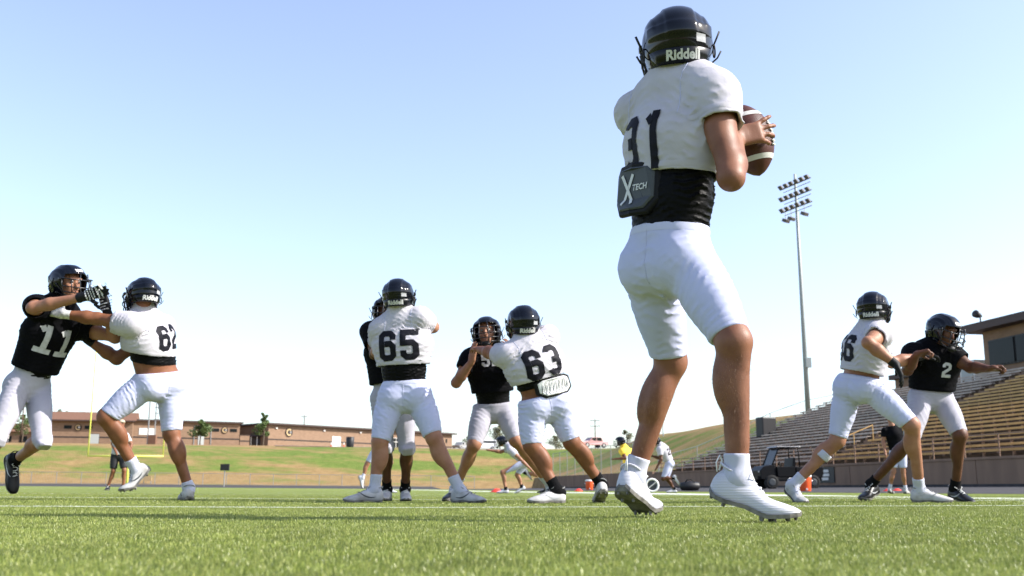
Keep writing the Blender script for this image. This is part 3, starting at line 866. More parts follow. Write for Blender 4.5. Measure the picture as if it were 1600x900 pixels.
        dl = [(pel - pu * .10 * s, .10, (pu * 1.0 + pr * .3) * 170, wrk * 1.5, seed), (pel + pu * .02 - pF * .02, .20, (pu + pr * .25) * 110, wrk * .55, seed + 1)]
        for q in 'LR':
            th = P['kn' + q] - hip[q]; lt_ = pr * (1 if q == 'R' else -1); td = th.normalized()
            dl.append((hip[q] + th * .15 + lt_ * .05, .12, (td + lt_ * .5) * 150, wrk * 1.3, seed + 2))
            dl.append((hip[q] + th * .88, .10, (td + lt_ * .2) * 210, wrk * 1.1, seed + 3 + (q == 'R')))
            dl.append((hip[q] + th * .55, .14, (td * .6 + lt_ * .8) * 110, wrk * .6, seed + 6))
        L_.bulge(drape(dl))
        for q in 'LR':
            th = P['kn' + q] - hip[q]; sn = ank[q] - P['kn' + q]; hm = hem[0 if q == 'L' else 1]
            if hm <= 1: c0 = hip[q] + th * hm; dr = (th.normalized() * .8 + sn.normalized() * .2).normalized()
            else: c0 = P['kn' + q] + sn * (hm - 1); dr = (th.normalized() * .3 + sn.normalized() * .7).normalized()
            L_.cyl(c0, c0 + dr * .30, .16, k=.006)
        L_.plane(wp, (U * .7 + pu * .3 + Vector(hem_tilt) * .4), k=.012)
        pants = L_.build('pants', legs, root, h, 1)
        if fine:
            bv = bvh_of(pants); st_ = 'stitch_white' if 'white' in legs else 'stitch_grey'
            ring_band('waistband', bv, wp - U * .030, U * .7 + pu * .3 + Vector(hem_tilt) * .4, -.004, .024, 'waistband_white' if 'white' in legs else 'waistband_grey', pants, .35, .26)
            seam('seam', bv, [wp - pF * .12, pel - pu * .02 - pF * .16, pel - pu * .09 - pF * .10], (pF, pF + pu * .7), st_, pants)
            for q in 'LR':
                th = P['kn' + q] - hip[q]; td = th.normalized(); lt_ = pr * (1 if q == 'R' else -1); hm = min(1.0, hem[0 if q == 'L' else 1])
                ring_band('leg_hem', bv, hip[q] + th * (hm - .055), td, -.009, .009, st_, pants, .16, .13, .0016)
        if extra and 'pants' in extra: extra['pants'](pants)
    # ---------------- close-fitting undershirt
    if under:
        Sx = SD(); lo = pel + U * under_hem * s
        Sx.ell(lo - U * .02, belly, (.141 * s * b * uw, .109 * s * b * uw), (.147 * s * b * uw, .116 * s * b * uw), pr, k=.03)
        Sx.ell(belly, chest, (.147 * s * b * uw, .116 * s * b * uw), (.165 * s * b, .118 * s * b), SR, k=.03)
        Sx.bulge(drape([(belly - pr * .1, .16, (U * 1.0 + pr * .25) * 210, wrk * 1.3, seed + 5), (belly + pr * .12, .14, (U * 1.0 - pr * .35) * 230, wrk * 1.9, seed + 6), (lo + U * .04, .2, (U + pr * .1) * 260, wrk * .8, seed + 8)]))
        Sx.plane(lo, -(U + Vector(hem_tilt)), k=.006); Sx.plane(chest, U, k=.006)
        Sx.build('undershirt', under, root, h, 1)
    # ---------------- jersey over shoulder pads
    if top:
        T_ = SD(); wrk = wrk * 1.35; pw = 1.0 if pads else .80; lo = pel + U * top_hem * s
        cb = b * wide; ab = b * .5 + .5
        dl = []
        for q in 'LR':
            sh, el = P['sh' + q], P['el' + q]; ua = el - sh; lat = SR * (1 if q == 'R' else -1)
            pit = sh.lerp(chest, .35) - U * .02
            dl.append((pit, .135 * s, (U * 1.0 + lat * .55) * 165, wrk * 1.35, seed + (q == 'R')))
            dl.append((sh + ua * .42, .11 * s, (ua.normalized() * .8 + F * .5 + U * .2) * 170, wrk * 1.7, seed + 3 + (q == 'R')))
            dl.append((pel + U * tl * .42 + lat * .12, .15 * s, (U * 1.0 - lat * .35) * 140, wrk * 1.0, seed + 7 + (q == 'R')))
        dl.append((lo + U * .03, .20 * s, (U * 1.0 + SR * .22) * 150, wrk * .8, seed + 9)); dl.append((chest - F * .15 - U * .05, .20, (U * .6 + SR * .75) * 62, wrk * .45, seed + 11)); dl.append((chest + F * .15, .22, (U * .75 - SR * .6) * 80, wrk * .6, seed + 12))
        dr = drape(dl); th_ = max(.011, h * 1.7)
        for q in 'LR':
            sh, el = P['sh' + q], P['el' + q]; ua = el - sh
            r0, r1 = (.090 * s, .080 * s * sleeve_r) if pads else (.074 * s, .068 * s * sleeve_r)
            if pads: T_.oid(sh + U * .004 * s + ua * .08, (.088 * s * ab, .092 * s * ab, .080 * s), (SR, F, U), k=.05)
            T_.cap(sh, sh + ua * (sleeve + .12), r0 * ab, r1 * ab, k=.05)
        T_.bulge(dr)
        if fine: T_.shell(th_)
        for q in 'LR':
            sh, el = P['sh' + q], P['el' + q]; ua = el - sh; un = ua.normalized()
            T_.cyl(sh + ua * sleeve, sh + ua * sleeve + un * .30, .135 * s, k=.006)
        T_.save()
        T_.ell(lo - U * .05, chest, (.178 * s * cb, .138 * s * cb), (.205 * s * cb * (.55 + .45 * pw), .150 * s * cb), SR, k=.04)
        T_.ell(chest, P['neck'] - U * .07 * s, (.205 * s * cb * pw, .150 * s * cb), (.165 * s * pw * cb, .110 * s), SR, k=.05)
        if pads:
            T_.ell(P['shL'] + U * .005, P['shR'] + U * .005, (.078 * s, .098 * s), (.078 * s, .098 * s), U, k=.05)
            T_.cap(P['neck'] - U * .035 * s - SR * .10, P['neck'] - U * .035 * s + SR * .10, .080 * s, k=.06)
            T_.cap(P['neck'] - U * .03 * s, P['neck'].lerp(hc, .42), .108 * s, .098 * s, k=.05)
        else:
            T_.cap(P['shL'], P['shR'], .068 * s, k=.05)
        T_.bulge(dr)
        if fine: T_.shell(th_)
        T_.plane(lo, -((U * .85 + pu * .15) + Vector(hem_tilt)), k=.008)
        T_.merge(.022)
        T_.cap(P['neck'] - U * .035 * s + F * .02, hc + Uh * .1, .082 * s * (b * .3 + .7), k=.012, op='s')
        jer = T_.build('jersey', top, root, h if fine else h * .9, 1)
        if fine:
            bv = bvh_of(jer); st_ = 'stitch_white' if 'white' in top else 'stitch_black'
            ring_band('hem', bv, lo + U * .022, U * .85 + pu * .15 + Vector(hem_tilt), -.010, .010, top, jer, .38, .30, .0024)
            for q in 'LR':
                sh, el = P['sh' + q], P['el' + q]; ua = el - sh; lat = SR * (1 if q == 'R' else -1)
                ring_band('sleeve_hem', bv, sh + ua * (sleeve - .07), ua, -.010, .010, top, jer, .17, .125, .0024)
                for e in (-1, 1):
                    seam('seam', bv, [sh - lat * .045 + U * .05 - F * e * .02, sh - lat * .050 - F * e * .06, sh - lat * .035 - U * .10 - F * e * .06], (F * e - U * .9, F * e), st_, jer)
        if number:
            bv = bvh_of(jer); nm = 'number_black' if 'white' in top or 'yellow' in top else 'number_white'
            cN = pel + U * tl * num_at + SR * numdx
            rt, inn = (SR, F) if not num_front else (-SR, -F)
            for k_, dgt in enumerate(number):
                xo = (k_ - (len(number) - 1) / 2) * num_h * .72 * num_w / .62
                wrap('number', digits(dgt, num_h, .1, num_w), bv, cN + rt * xo, rt, U, inn, nm, jer, .0035)
        if extra and 'jersey' in extra: extra['jersey'](jer, dict(P=P, U=U, SR=SR, F=F, pel=pel, lo=lo, chest=chest))
    # ---------------- gloves
    if gloves:
        for q, gm in gloves.items():
            G = SD(); hd = hn[q]; fa = (P['wr' + q] - P['el' + q]).normalized()
            hand(G, P['wr' + q], hd['d'], hd['n'], q, hd['curl'], s, hd.get('spread', .12), grow=.0028, thumb=hd.get('thumb', (.75, .55, .35)))
            G.cap(P['wr' + q] - fa * .045 * s, P['wr' + q], .036 * s, .033 * s, k=.01)
            g = G.build('glove', gm, root, min(h, .008), 1)
            if extra and 'glove' in extra: extra['glove'](g, q, P, hd)
    # ---------------- socks, shoes
    for i, q in enumerate('LR'):
        hp_, fw, up, bd = ft[q]; kn = P['kn' + q]; an = ank[q]; sdir = (kn - an).normalized(); lb = (b * .3 + .7) * s
        K = SD(); sl = sock_len[i] * s; lg = (b * .7 + .3) * s; r_t = (.0365 + .035 * sl) * (lb * .6 + .4 * lg) + .0045; an2 = an - lf[q] * .004
        K.cap(an2 + sdir * (sl + .03), an2, r_t + .001, .0395 * lb, k=.01)
        for e in (-1, 1): K.oid(an + sdir.cross(lf[q]) * .027 * s * e, (.017 * s,) * 3, k=.02)
        K.cap(an2, an2 - sdir * .03 - fw * .032 * s, .0365 * s, .033 * s, k=.03)
        K.cap(an2 - sdir * .015, an + fw * .085 * s - up * .050 * s, .0375 * s, .030 * s, k=.03)
        K.plane(an2 + sdir * sl, sdir, k=.004)
        K.build('sock', socks[i], root, min(h, .0075) if fine else h, 1)
        shoe(root, hp_, fw, up, bd, shoes[i], laces[i], s, tab, stripe[i] if stripe else None, fine)
    # ---------------- headgear
    if helm: helmet(root, hc + Uh * .008, Rh, Fh, Uh, s * helm_s, decal, True, emblem)
    if cap:
        mb = MB(); rings = []
        for i in range(7):
            t = i / 6 * math.pi / 2 * .98
            rings.append([hc + Rh * (.086 * math.cos(t) * math.cos(a)) + Fh * (.105 * math.cos(t) * math.sin(a) - .005) + Uh * (.045 + .085 * math.sin(t)) for a in [k * math.pi / 8 for k in range(16)]])
        mb.loft(rings)
        o = mb.build('cap', cap, root, True)
        mb = MB(); mb.prism([hc + Rh * (.075 * math.cos(a)) + Fh * (.085 + .085 * math.sin(a)) + Uh * .048 for a in [k * math.pi / 8 for k in range(9)]], Uh * .006); mb.build('brim', cap, o)
    root['bones'] = 1
    del root['bones']
    print('%-40s torso %.2f thigh %.2f %.2f shin %.2f %.2f ua %.2f %.2f fa %.2f %.2f shw %.2f' % (label[:40], tl, *[(P['kn' + q] - hip[q]).length for q in 'LR'], *[(ank[q] - P['kn' + q]).length for q in 'LR'], *[(P['el' + q] - P['sh' + q]).length for q in 'LR'], *[(P['wr' + q] - P['el' + q]).length for q in 'LR'], (P['shR'] - P['shL']).length))
    return root, dict(P=P, U=U, SR=SR, F=F, pel=pel, hip=hip, ank=ank)
# ------------------------------------------------------------------ setting: palette
def turf_mat(name, c1, c2, tr=.25):
    m = mat(name, c1, .5, .35, col2=c2, nscale=3.5, ncon=(.3, .7)); return m
turf_mat('turf_base', (.075, .115, .028), (.105, .145, .038))
mat('turf_far', (.155, .195, .042), .8, .1, col2=(.21, .25, .058), nscale=60, ncon=(.3, .7), bump=1.0, bscale=160, bdist=.02, detail=6)
mat('line_paint', (.66, .68, .62), .8, .2, col2=(.5, .54, .44), nscale=40)
mat('track', (.035, .033, .034), .85, .3, col2=(.055, .05, .05), nscale=3, bump=.6, bscale=80, bdist=.01)
mat('concrete', (.25, .165, .115), .9, .12, col2=(.175, .118, .085), nscale=1.3, ncon=(.3, .75), bump=.3, bscale=30, bdist=.01, stretch=(1, 1, .25))
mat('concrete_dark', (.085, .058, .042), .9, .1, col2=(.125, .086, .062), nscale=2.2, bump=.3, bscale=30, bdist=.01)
mat('bench_gold', (.58, .37, .15), .65, .2, col2=(.46, .285, .11), nscale=2, stretch=(1, 1, 1), bump=.2, bscale=60, bdist=.004)
mat('bench_grey', (.47, .40, .345), .6, .2, col2=(.36, .30, .255), nscale=2, bump=.2, bscale=60, bdist=.004)
mat('brick_tan', (.235, .155, .105), .9, .12, col2=(.195, .128, .086), nscale=1.5, bump=.3, bscale=14, bdist=.02, stretch=(1, 1, 3))
mat('brick_band', (.040, .030, .026), .8, .3)
mat('roof_brown', (.17, .09, .06), .85, .2, col2=(.15, .08, .05), nscale=2.5, bump=.5, bscale=20, bdist=.03)
mat('fascia', (.055, .035, .03), .6, .3)
mat('glass_dark', (.008, .010, .010), .2, .12)
mat('frame_metal', (.35, .34, .33), .4, .5, metal=.6)
mat('door_grey', (.34, .36, .35), .5, .4)
mat('panel_white', (.62, .60, .57), .6, .3)
mat('steel', (.26, .26, .26), .5, .5, metal=.6)
mat('steel_rust', (.24, .15, .10), .7, .4)
mat('pole_green', (.30, .33, .32), .5, .4)
mat('wood_pole', (.10, .065, .045), .9, .2, bump=.4, bscale=20, bdist=.02, stretch=(3, 3, .3))
mat('goal_yellow', (.70, .68, .14), .5, .4)
mat('sign_black', (.012, .012, .014), .5, .4)
mat('sign_white', (.62, .60, .56), .5, .4)
mat('sign_gold', (.45, .32, .16), .5, .4)
mat('cooler_orange', (.72, .095, .02), .5, .4)
mat('cone_red', (.70, .05, .03), .5, .4)
mat('plastic_white', (.70, .70, .69), .45, .4)
mat('paint_white', (.72, .72, .73), .3, .5, coat=.5)
mat('paint_red', (.30, .15, .145), .3, .5, coat=.5)
mat('paint_black', (.006, .006, .007), .45, .15)
mat('tyre', (.014, .014, .014), .85, .3)
mat('bark', (.10, .075, .055), .95, .2, bump=.6, bscale=30, bdist=.02)
mat('cap_tan', (.40, .34, .25), .8, .2)
mat('asphalt', (.16, .145, .13), .9, .2, col2=(.20, .18, .16), nscale=.8)
def leaf_mat(name, c1, c2):
    m = mat(name, c1, .55, .4, col2=c2, nscale=.9, ncon=(.35, .65))
    return m
leaf_mat('leaf_green', (.055, .095, .022), (.095, .135, .035))
leaf_mat('leaf_olive', (.075, .085, .035), (.12, .12, .055))
leaf_mat('leaf_dry', (.14, .12, .065), (.10, .095, .05))

def hill_mat():
    m = bpy.data.materials.new('hill_grass'); m.use_nodes = True; MATS['hill_grass'] = m
    N = m.node_tree.nodes; L = m.node_tree.links; p = N['Principled BSDF']; p.inputs['Roughness'].default_value = .9; p.inputs['Specular IOR Level'].default_value = .1
    tc = N.new('ShaderNodeTexCoord')
    def noise(sc, strch, det=5):
        mp = N.new('ShaderNodeMapping'); mp.inputs['Scale'].default_value = strch; mp.inputs['Rotation'].default_value = (0, 0, R(-11)); L.new(tc.outputs['Object'], mp.inputs['Vector'])
        n = N.new('ShaderNodeTexNoise'); n.inputs['Scale'].default_value = sc; n.inputs['Detail'].default_value = det; n.inputs['Roughness'].default_value = .62
        L.new(mp.outputs[0], n.inputs['Vector']); return n.outputs['Fac']
    def ramp(f, a, b, ca, cb):
        r = N.new('ShaderNodeValToRGB'); r.color_ramp.elements[0].position = a; r.color_ramp.elements[1].position = b
        r.color_ramp.elements[0].color = (*ca, 1); r.color_ramp.elements[1].color = (*cb, 1); L.new(f, r.inputs['Fac']); return r.outputs['Color']
    dry = ramp(noise(.9, (1, 1, 1)), .3, .7, (.205, .135, .058), (.285, .195, .088))
    grn = ramp(noise(1.2, (1, 1, 1)), .3, .7, (.085, .130, .024), (.145, .18, .042))
    # where the bank was watered: broad patches stretched along the contour, more of them high on the bank
    sep = N.new('ShaderNodeSeparateXYZ'); L.new(tc.outputs['Object'], sep.inputs[0])
    pk = N.new('ShaderNodeMapRange'); pk.inputs['From Min'].default_value = 0.9; pk.inputs['From Max'].default_value = 2.6; L.new(sep.outputs['Z'], pk.inputs['Value'])
    pk2 = N.new('ShaderNodeMapRange'); pk2.inputs['From Min'].default_value = 5.3; pk2.inputs['From Max'].default_value = 6.3; pk2.inputs['To Min'].default_value = 1; pk2.inputs['To Max'].default_value = 0; L.new(sep.outputs['Z'], pk2.inputs['Value'])
    mu = N.new('ShaderNodeMath'); mu.operation = 'MULTIPLY'; L.new(pk.outputs[0], mu.inputs[0]); L.new(pk2.outputs[0], mu.inputs[1])
    n1 = noise(.085, (1, 2.6, 1), 9)
    mad = N.new('ShaderNodeMath'); mad.operation = 'MULTIPLY_ADD'; L.new(mu.outputs[0], mad.inputs[0]); mad.inputs[1].default_value = .17; L.new(n1, mad.inputs[2])
    fac = ramp(mad.outputs[0], .56, .70, (0, 0, 0), (1, 1, 1))
    mx = N.new('ShaderNodeMix'); mx.data_type = 'RGBA'; L.new(fac, mx.inputs[0]); L.new(dry, mx.inputs[6]); L.new(grn, mx.inputs[7]); L.new(mx.outputs[2], p.inputs['Base Color'])
    n2 = N.new('ShaderNodeTexNoise'); n2.inputs['Scale'].default_value = 6; n2.inputs['Detail'].default_value = 5; L.new(tc.outputs['Object'], n2.inputs['Vector'])
    b = N.new('ShaderNodeBump'); b.inputs['Strength'].default_value = .8; b.inputs['Distance'].default_value = .15; L.new(n2.outputs['Fac'], b.inputs['Height']); L.new(b.outputs[0], p.inputs['Normal'])
hill_mat()

# ------------------------------------------------------------------ terrain
WALL_N, FAR_S = 26.7, 123.0
STAND_S0, STAND_S1 = 8.0, 77.0
def terrain(s, n):
    p = SN(s, n); base = gz(p.x, p.y)
    qx, qy = max(n - WALL_N - .25, 0), max(s - FAR_S, 0); q = math.hypot(qx, qy)
    if q <= 0: return base - .05
    phi = math.atan2(qy, qx) / (math.pi / 2)
    Hc = 5.5 + (5.65 - 5.5) * phi; Wd = 16.5 + (25 - 16.5) * phi; b0 = 1.30 * (1 - sstep(0, .5, phi)) * min(1, q / .3)
    t = min(1, q / Wd); prof = t - .10 * math.sin(2 * math.pi * t) / 1.6
    z = base + b0 + Hc * prof
    if q > Wd: z += .036 * min(q - Wd, 160) * sstep(0, 12, q - Wd)
    if s < STAND_S1 - .2 and n > WALL_N + .2:            # lowered under the seating steps
        z -= 1.1 * min(1, (STAND_S1 - .2 - s) / .4) * min(1, (n - WALL_N) / .5) * (1 if n < WALL_N + 17.0 else 0)
    z += .10 * math.sin(s * .21 + n * .13) * min(1, q / 10)
    return z
def build_terrain():
    ss = [-4000, -1500, -500, -150, -60] + [-40 + 8 * i for i in range(14)] + [70, 73, 75.5, 76.6, 76.9, 77.3, 78.5] + [80 + 3 * i for i in range(14)] + [121.5, 123] + [124.5 + 1.5 * i for i in range(22)] + [160 + 8 * i for i in range(16)] + [320, 420, 600, 1000, 2000, 4000]
    nn = [-4000, -1500, -500, -220] + [-150 + 10 * i for i in range(17)] + [20, 24, 26.6, 26.8, 27.0, 27.3] + [28 + 1.2 * i for i in range(18)] + [50 + 6 * i for i in range(16)] + [170, 240, 400, 800, 1800, 4000]
    v = [SN(s, n, terrain(s, n)) for s in ss for n in nn]; k = len(nn)
    f = [(i * k + j, i * k + j + 1, (i + 1) * k + j + 1, (i + 1) * k + j) for i in range(len(ss) - 1) for j in range(k - 1)]
    mb = MB(); mb.v = v; mb.f = f; o = mb.build('ground', 'hill_grass', None, True); tag(o, kind='structure')
build_terrain()
def sheet(name, s_list, n_list, zf, m):
    v = [SN(s, n, zf(s, n)) for s in s_list for n in n_list]; k = len(n_list)
    f = [(i * k + j, i * k + j + 1, (i + 1) * k + j + 1, (i + 1) * k + j) for i in range(len(s_list) - 1) for j in range(k - 1)]
    mb = MB(); mb.v = v; mb.f = f; return tag(mb.build(name, m, None, True), kind='structure')
gzs = lambda s, n: gz(*SN(s, n).xy)
frange = lambda a, b, k: [a + (b - a) * i / k for i in range(k + 1)]
TURF_N, TURF_S = 15.0, 113.0
sheet('turf', frange(-30, TURF_S, 70), frange(-75, TURF_N, 60), gzs, 'turf_far')
sheet('running_track', frange(-30, TURF_S + 9.2, 60), frange(TURF_N, WALL_N - .02, 8), lambda s, n: gzs(s, n) + .004 + .20 * (n - TURF_N) / 11.7, 'track')
sheet('running_track', frange(TURF_S, FAR_S - .8, 8), frange(-75, TURF_N, 40), lambda s, n: gzs(s, n) + .004 + .30 * (s - TURF_S) / 9.2, 'track')
# painted lines on the turf: yard lines across, side line along
def on_turf(name, s0, s1, n0, n1, kn=40, ks=1, dz=.004):
    return sheet(name, frange(s0, s1, ks), frange(n0, n1, kn), lambda s, n: gzs(s, n) + dz, 'line_paint')
LINE_S = [6.02 + 4.572 * i for i in range(0, 22)]
def line_y(s_): return s_
YARD = []
for ls in LINE_S:
    YARD.append(on_turf('yard_line', ls - .05, ls + .05, -41.6, 7.1, 60))
on_turf('side_line', -20, TURF_S - 3, 7.1, 8.6, 2, 60)
for k, ls in enumerate(LINE_S[0:8]):
    for j in range(1, 5):
        s_ = ls + .9144 * j
        on_turf('hash_mark', s_ - .05, s_ + .05, 5.9, 6.6, 2); on_turf('hash_mark', s_ - .05, s_ + .05, -9.1, -8.5, 2)

# ------------------------------------------------------------------ blades of the turf (nobody could count them)
def in_line(x, y):
    s = x * UX + y * UY; n = x * UY - y * UX
    d = np.full(len(x), 9.0)
    for ls in LINE_S[:4]: d = np.minimum(d, np.where(n < 7.1, np.abs(s - ls), 9))
    for ls in LINE_S[0:4]:
        for j in range(1, 5):
            d = np.minimum(d, np.where((n > 5.9) & (n < 6.6), np.abs(s - ls - .9144 * j), 9))
    return d < .05
def blades(name, y0, y1, dens, wd, hmin, hmax, m, mline, seed, bent_=True):
    r = np.random.default_rng(seed)
    area = (y1 ** 2 - y0 ** 2) * .62 + 2.4 * (y1 - y0); N_ = int(area * dens)
    u = r.random(N_ * 2); y = np.sqrt(y0 ** 2 + u * (y1 ** 2 - y0 ** 2)); x = r.uniform(-1, 1, N_ * 2) * (.62 * y1 + 1.2)
    keep = np.abs(x) < .62 * y + 1.2; x, y = x[keep][:N_], y[keep][:N_]; N_ = len(x)
    # tufts in gentle rows
    x = x + .004 * np.sin(y * 300)
    z = .0078 * np.clip(-x - .8, 0, 48)
    az = r.uniform(0, 2 * np.pi, N_); lean = np.abs(r.normal(.45, .32, N_)); h = r.uniform(hmin, hmax, N_); w_ = wd * r.uniform(.7, 1.25, N_)
    # broad lie of the pile, brushed one way
    lie = .35 * np.sin(x * 1.1 + .6 * np.sin(y * .9)) ; dx = np.cos(az) * np.sin(lean) + .15 * lie; dy = np.sin(az) * np.sin(lean) + .10
    ta = r.uniform(0, 2 * np.pi, N_); sx, sy = np.cos(ta) * w_ / 2, np.sin(ta) * w_ / 2
    b = np.stack([x, y, z], -1); top = b + np.stack([dx * h, dy * h, np.cos(lean) * h], -1); mid = b + np.stack([dx * h * .35, dy * h * .35, np.cos(lean) * h * .62], -1)
    sd = np.stack([sx, sy, np.zeros(N_)], -1)
    V = np.stack([b - sd, b + sd, mid - sd * .8, mid + sd * .8, top], 1).reshape(-1, 3)
    i = np.arange(N_) * 5
    F4 = np.stack([i, i + 1, i + 3, i + 2], -1); F3 = np.stack([i + 2, i + 3, i + 4], -1)
    wl = in_line(x, y)
    for nm, sel, mm in ((name, ~wl, m), (name + '_in_line', wl, mline)):
        if not sel.any(): continue
        me = bpy.data.meshes.new(nm); k = int(sel.sum())
        vs = V.reshape(-1, 5, 3)[sel].reshape(-1, 3); j = np.arange(k) * 5
        tri = np.concatenate([np.stack([j, j + 1, j + 3], -1), np.stack([j, j + 3, j + 2], -1), np.stack([j + 2, j + 3, j + 4], -1)])
        if not bent_:
            vs = V.reshape(-1, 5, 3)[sel][:, [0, 1, 4]].reshape(-1, 3); j = np.arange(k) * 3; tri = np.stack([j, j + 1, j + 2], -1)
        me.vertices.add(len(vs)); me.vertices.foreach_set('co', vs.astype(np.float32).ravel())
        me.loops.add(tri.size); me.loops.foreach_set('vertex_index', tri.astype(np.int32).ravel())
        me.polygons.add(len(tri)); me.polygons.foreach_set('loop_start', np.arange(0, tri.size, 3, dtype=np.int32)); me.update(calc_edges=True)
        o = link_mesh(nm, me, mm, None, False)
        tag(o, 'short green synthetic grass blades of the playing field' if mm == m else 'white painted grass blades along the yard line', 'turf', None, 'stuff')
def blade_mat(name, a, b, c):
    m = bpy.data.materials.new(name); m.use_nodes = True; MATS[name] = m; N = m.node_tree.nodes; L = m.node_tree.links; p = N['Principled BSDF']
    p.inputs['Roughness'].default_value = .42; p.inputs['Specular IOR Level'].default_value = .45
    g = N.new('ShaderNodeNewGeometry'); r = N.new('ShaderNodeValToRGB'); r.color_ramp.elements[0].color = (*a, 1); r.color_ramp.elements[1].color = (*c, 1)
    e = r.color_ramp.elements.new(.55); e.color = (*b, 1)
    L.new(g.outputs['Random Per Island'], r.inputs['Fac'])
    tc = N.new('ShaderNodeTexCoord'); nz = N.new('ShaderNodeTexNoise'); nz.inputs['Scale'].default_value = 5.5; nz.inputs['Detail'].default_value = 5; L.new(tc.outputs['Object'], nz.inputs['Vector'])
    mr = N.new('ShaderNodeMapRange'); mr.inputs['From Min'].default_value = .3; mr.inputs['From Max'].default_value = .7; mr.inputs['To Min'].default_value = .66; mr.inputs['To Max'].default_value = 1.12; L.new(nz.outputs['Fac'], mr.inputs['Value'])
    vm = N.new('ShaderNodeVectorMath'); vm.operation = 'SCALE'; L.new(r.outputs['Color'], vm.inputs[0]); L.new(mr.outputs[0], vm.inputs['Scale']); L.new(vm.outputs[0], p.inputs['Base Color'])
    t = N.new('ShaderNodeBsdfTranslucent'); L.new(vm.outputs[0], t.inputs['Color']); mx = N.new('ShaderNodeMixShader'); mx.inputs[0].default_value = .35
    L.new(p.outputs[0], mx.inputs[1]); L.new(t.outputs[0], mx.inputs[2]); L.new(mx.outputs[0], N['Material Output'].inputs['Surface'])
blade_mat('blade_green', (.155, .205, .036), (.225, .270, .056), (.37, .385, .12))
blade_mat('blade_white', (.60, .62, .55), (.68, .70, .64), (.45, .52, .36))
blades('turf_blades', .75, 3.0, 29000, .0015, .005, .011, 'blade_green', 'blade_white', 1)
blades('turf_blades', 3.0, 6.6, 13000, .0030, .005, .011, 'blade_green', 'blade_white', 2, False)
blades('turf_blades', 6.6, 16.0, 2300, .0075, .005, .011, 'blade_green', 'blade_white', 3, False)
# ------------------------------------------------------------------ stand: retaining wall, steps, benches, rail
wallroot = empty('retaining_wall', SN(60, WALL_N, 0), 'long tan concrete retaining wall along the track below the bleachers', 'wall')
def slab(mb, s0, s1, n0, n1, z0, z1):
    mb.hexa([SN(s0, n0, z0), SN(s1, n0, z0), SN(s1, n1, z0), SN(s0, n1, z0), SN(s0, n0, z1), SN(s1, n0, z1), SN(s1, n1, z1), SN(s0, n1, z1)]); return mb
for i in range(21):                                       # cast panels with open joints
    s0 = STAND_S0 + 5.0 * i
    slab(MB(), s0 + .02, s0 + 4.98, WALL_N, WALL_N + .28, -.1, 1.25 if s0 < 76 else 1.45).build('wall_panel', 'concrete', wallroot, False, .012)
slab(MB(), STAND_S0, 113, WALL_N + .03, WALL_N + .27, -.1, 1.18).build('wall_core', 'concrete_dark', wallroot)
slab(MB(), STAND_S0, 77.5, WALL_N - .04, WALL_N + .30, 1.252, 1.36).build('wall_cap', 'concrete', wallroot, False, .012)
slab(MB(), STAND_S0, 113, WALL_N - .10, WALL_N - .003, -.1, .30).build('kerb', 'track', wallroot)
st = empty('bleachers', SN(40, WALL_N + 7, 1.9), 'concrete bleachers with gold and grey plank benches beside the field', 'bleachers')
ROWS, RD, RR, ZB = 22, .67, .260, 1.27
AIS1 = STAND_S1 - 24.6                                    # grey | gold
mb = MB()
for r in range(ROWS):
    slab(mb, STAND_S0, STAND_S1, WALL_N + .30 + RD * r, WALL_N + .30 + RD * (r + 1) + (.003 if r < ROWS - 1 else 1.6), ZB - .8 + RR * r, ZB + RR * r)
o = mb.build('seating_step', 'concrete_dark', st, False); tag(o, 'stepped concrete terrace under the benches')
BRK = MB()
def bench(s0, s1, r, m):
    n0 = WALL_N + .30 + RD * r + .30; z = ZB + RR * r
    b = slab(MB(), s0, s1, n0, n0 + .26, z + .375, z + .42).build('bench', m, st, False, .008)
    k = max(2, int(abs(s1 - s0) / 1.8))
    for i in range(k + 1):
        s = s0 + (s1 - s0) * (i + .15) / (k + .3); slab(BRK, s - .03, s + .03, n0 + .08, n0 + .18, z, z + .374)
    slab(MB(), s0, s1, n0 - .002, n0 + .022, z + .325, z + .374).build('bench_skirt', m, b)
for r in range(ROWS):
    bench(AIS1 + .6, STAND_S1 - .3, r, 'bench_grey')
    if r < 9: bench(23.2, AIS1 - .6, r, 'bench_gold'); bench(STAND_S0 + .3, 22.0, r, 'bench_gold')
    else:
        bench(33.4, AIS1 - .6, r, 'bench_gold'); bench(STAND_S0 + .3, 32.2, r, 'bench_gold')
BRK.build('bench_bracket', 'steel_rust', st)['kind'] = 'stuff'
mb = MB()
for r in range(9, ROWS):
    slab(mb, 32.25, 33.35, WALL_N + .32 + RD * r, WALL_N + .30 + RD * r + .36, ZB + RR * r, ZB + RR * r + .15)
mb.build('aisle_step', 'sign_black', st)
mb = MB()
for r in range(0, ROWS):
    slab(mb, AIS1 - .5, AIS1 + .5, WALL_N + .32 + RD * r, WALL_N + .30 + RD * r + .36, ZB + RR * r, ZB + RR * r + .15)
mb.build('aisle_step', 'concrete', st)
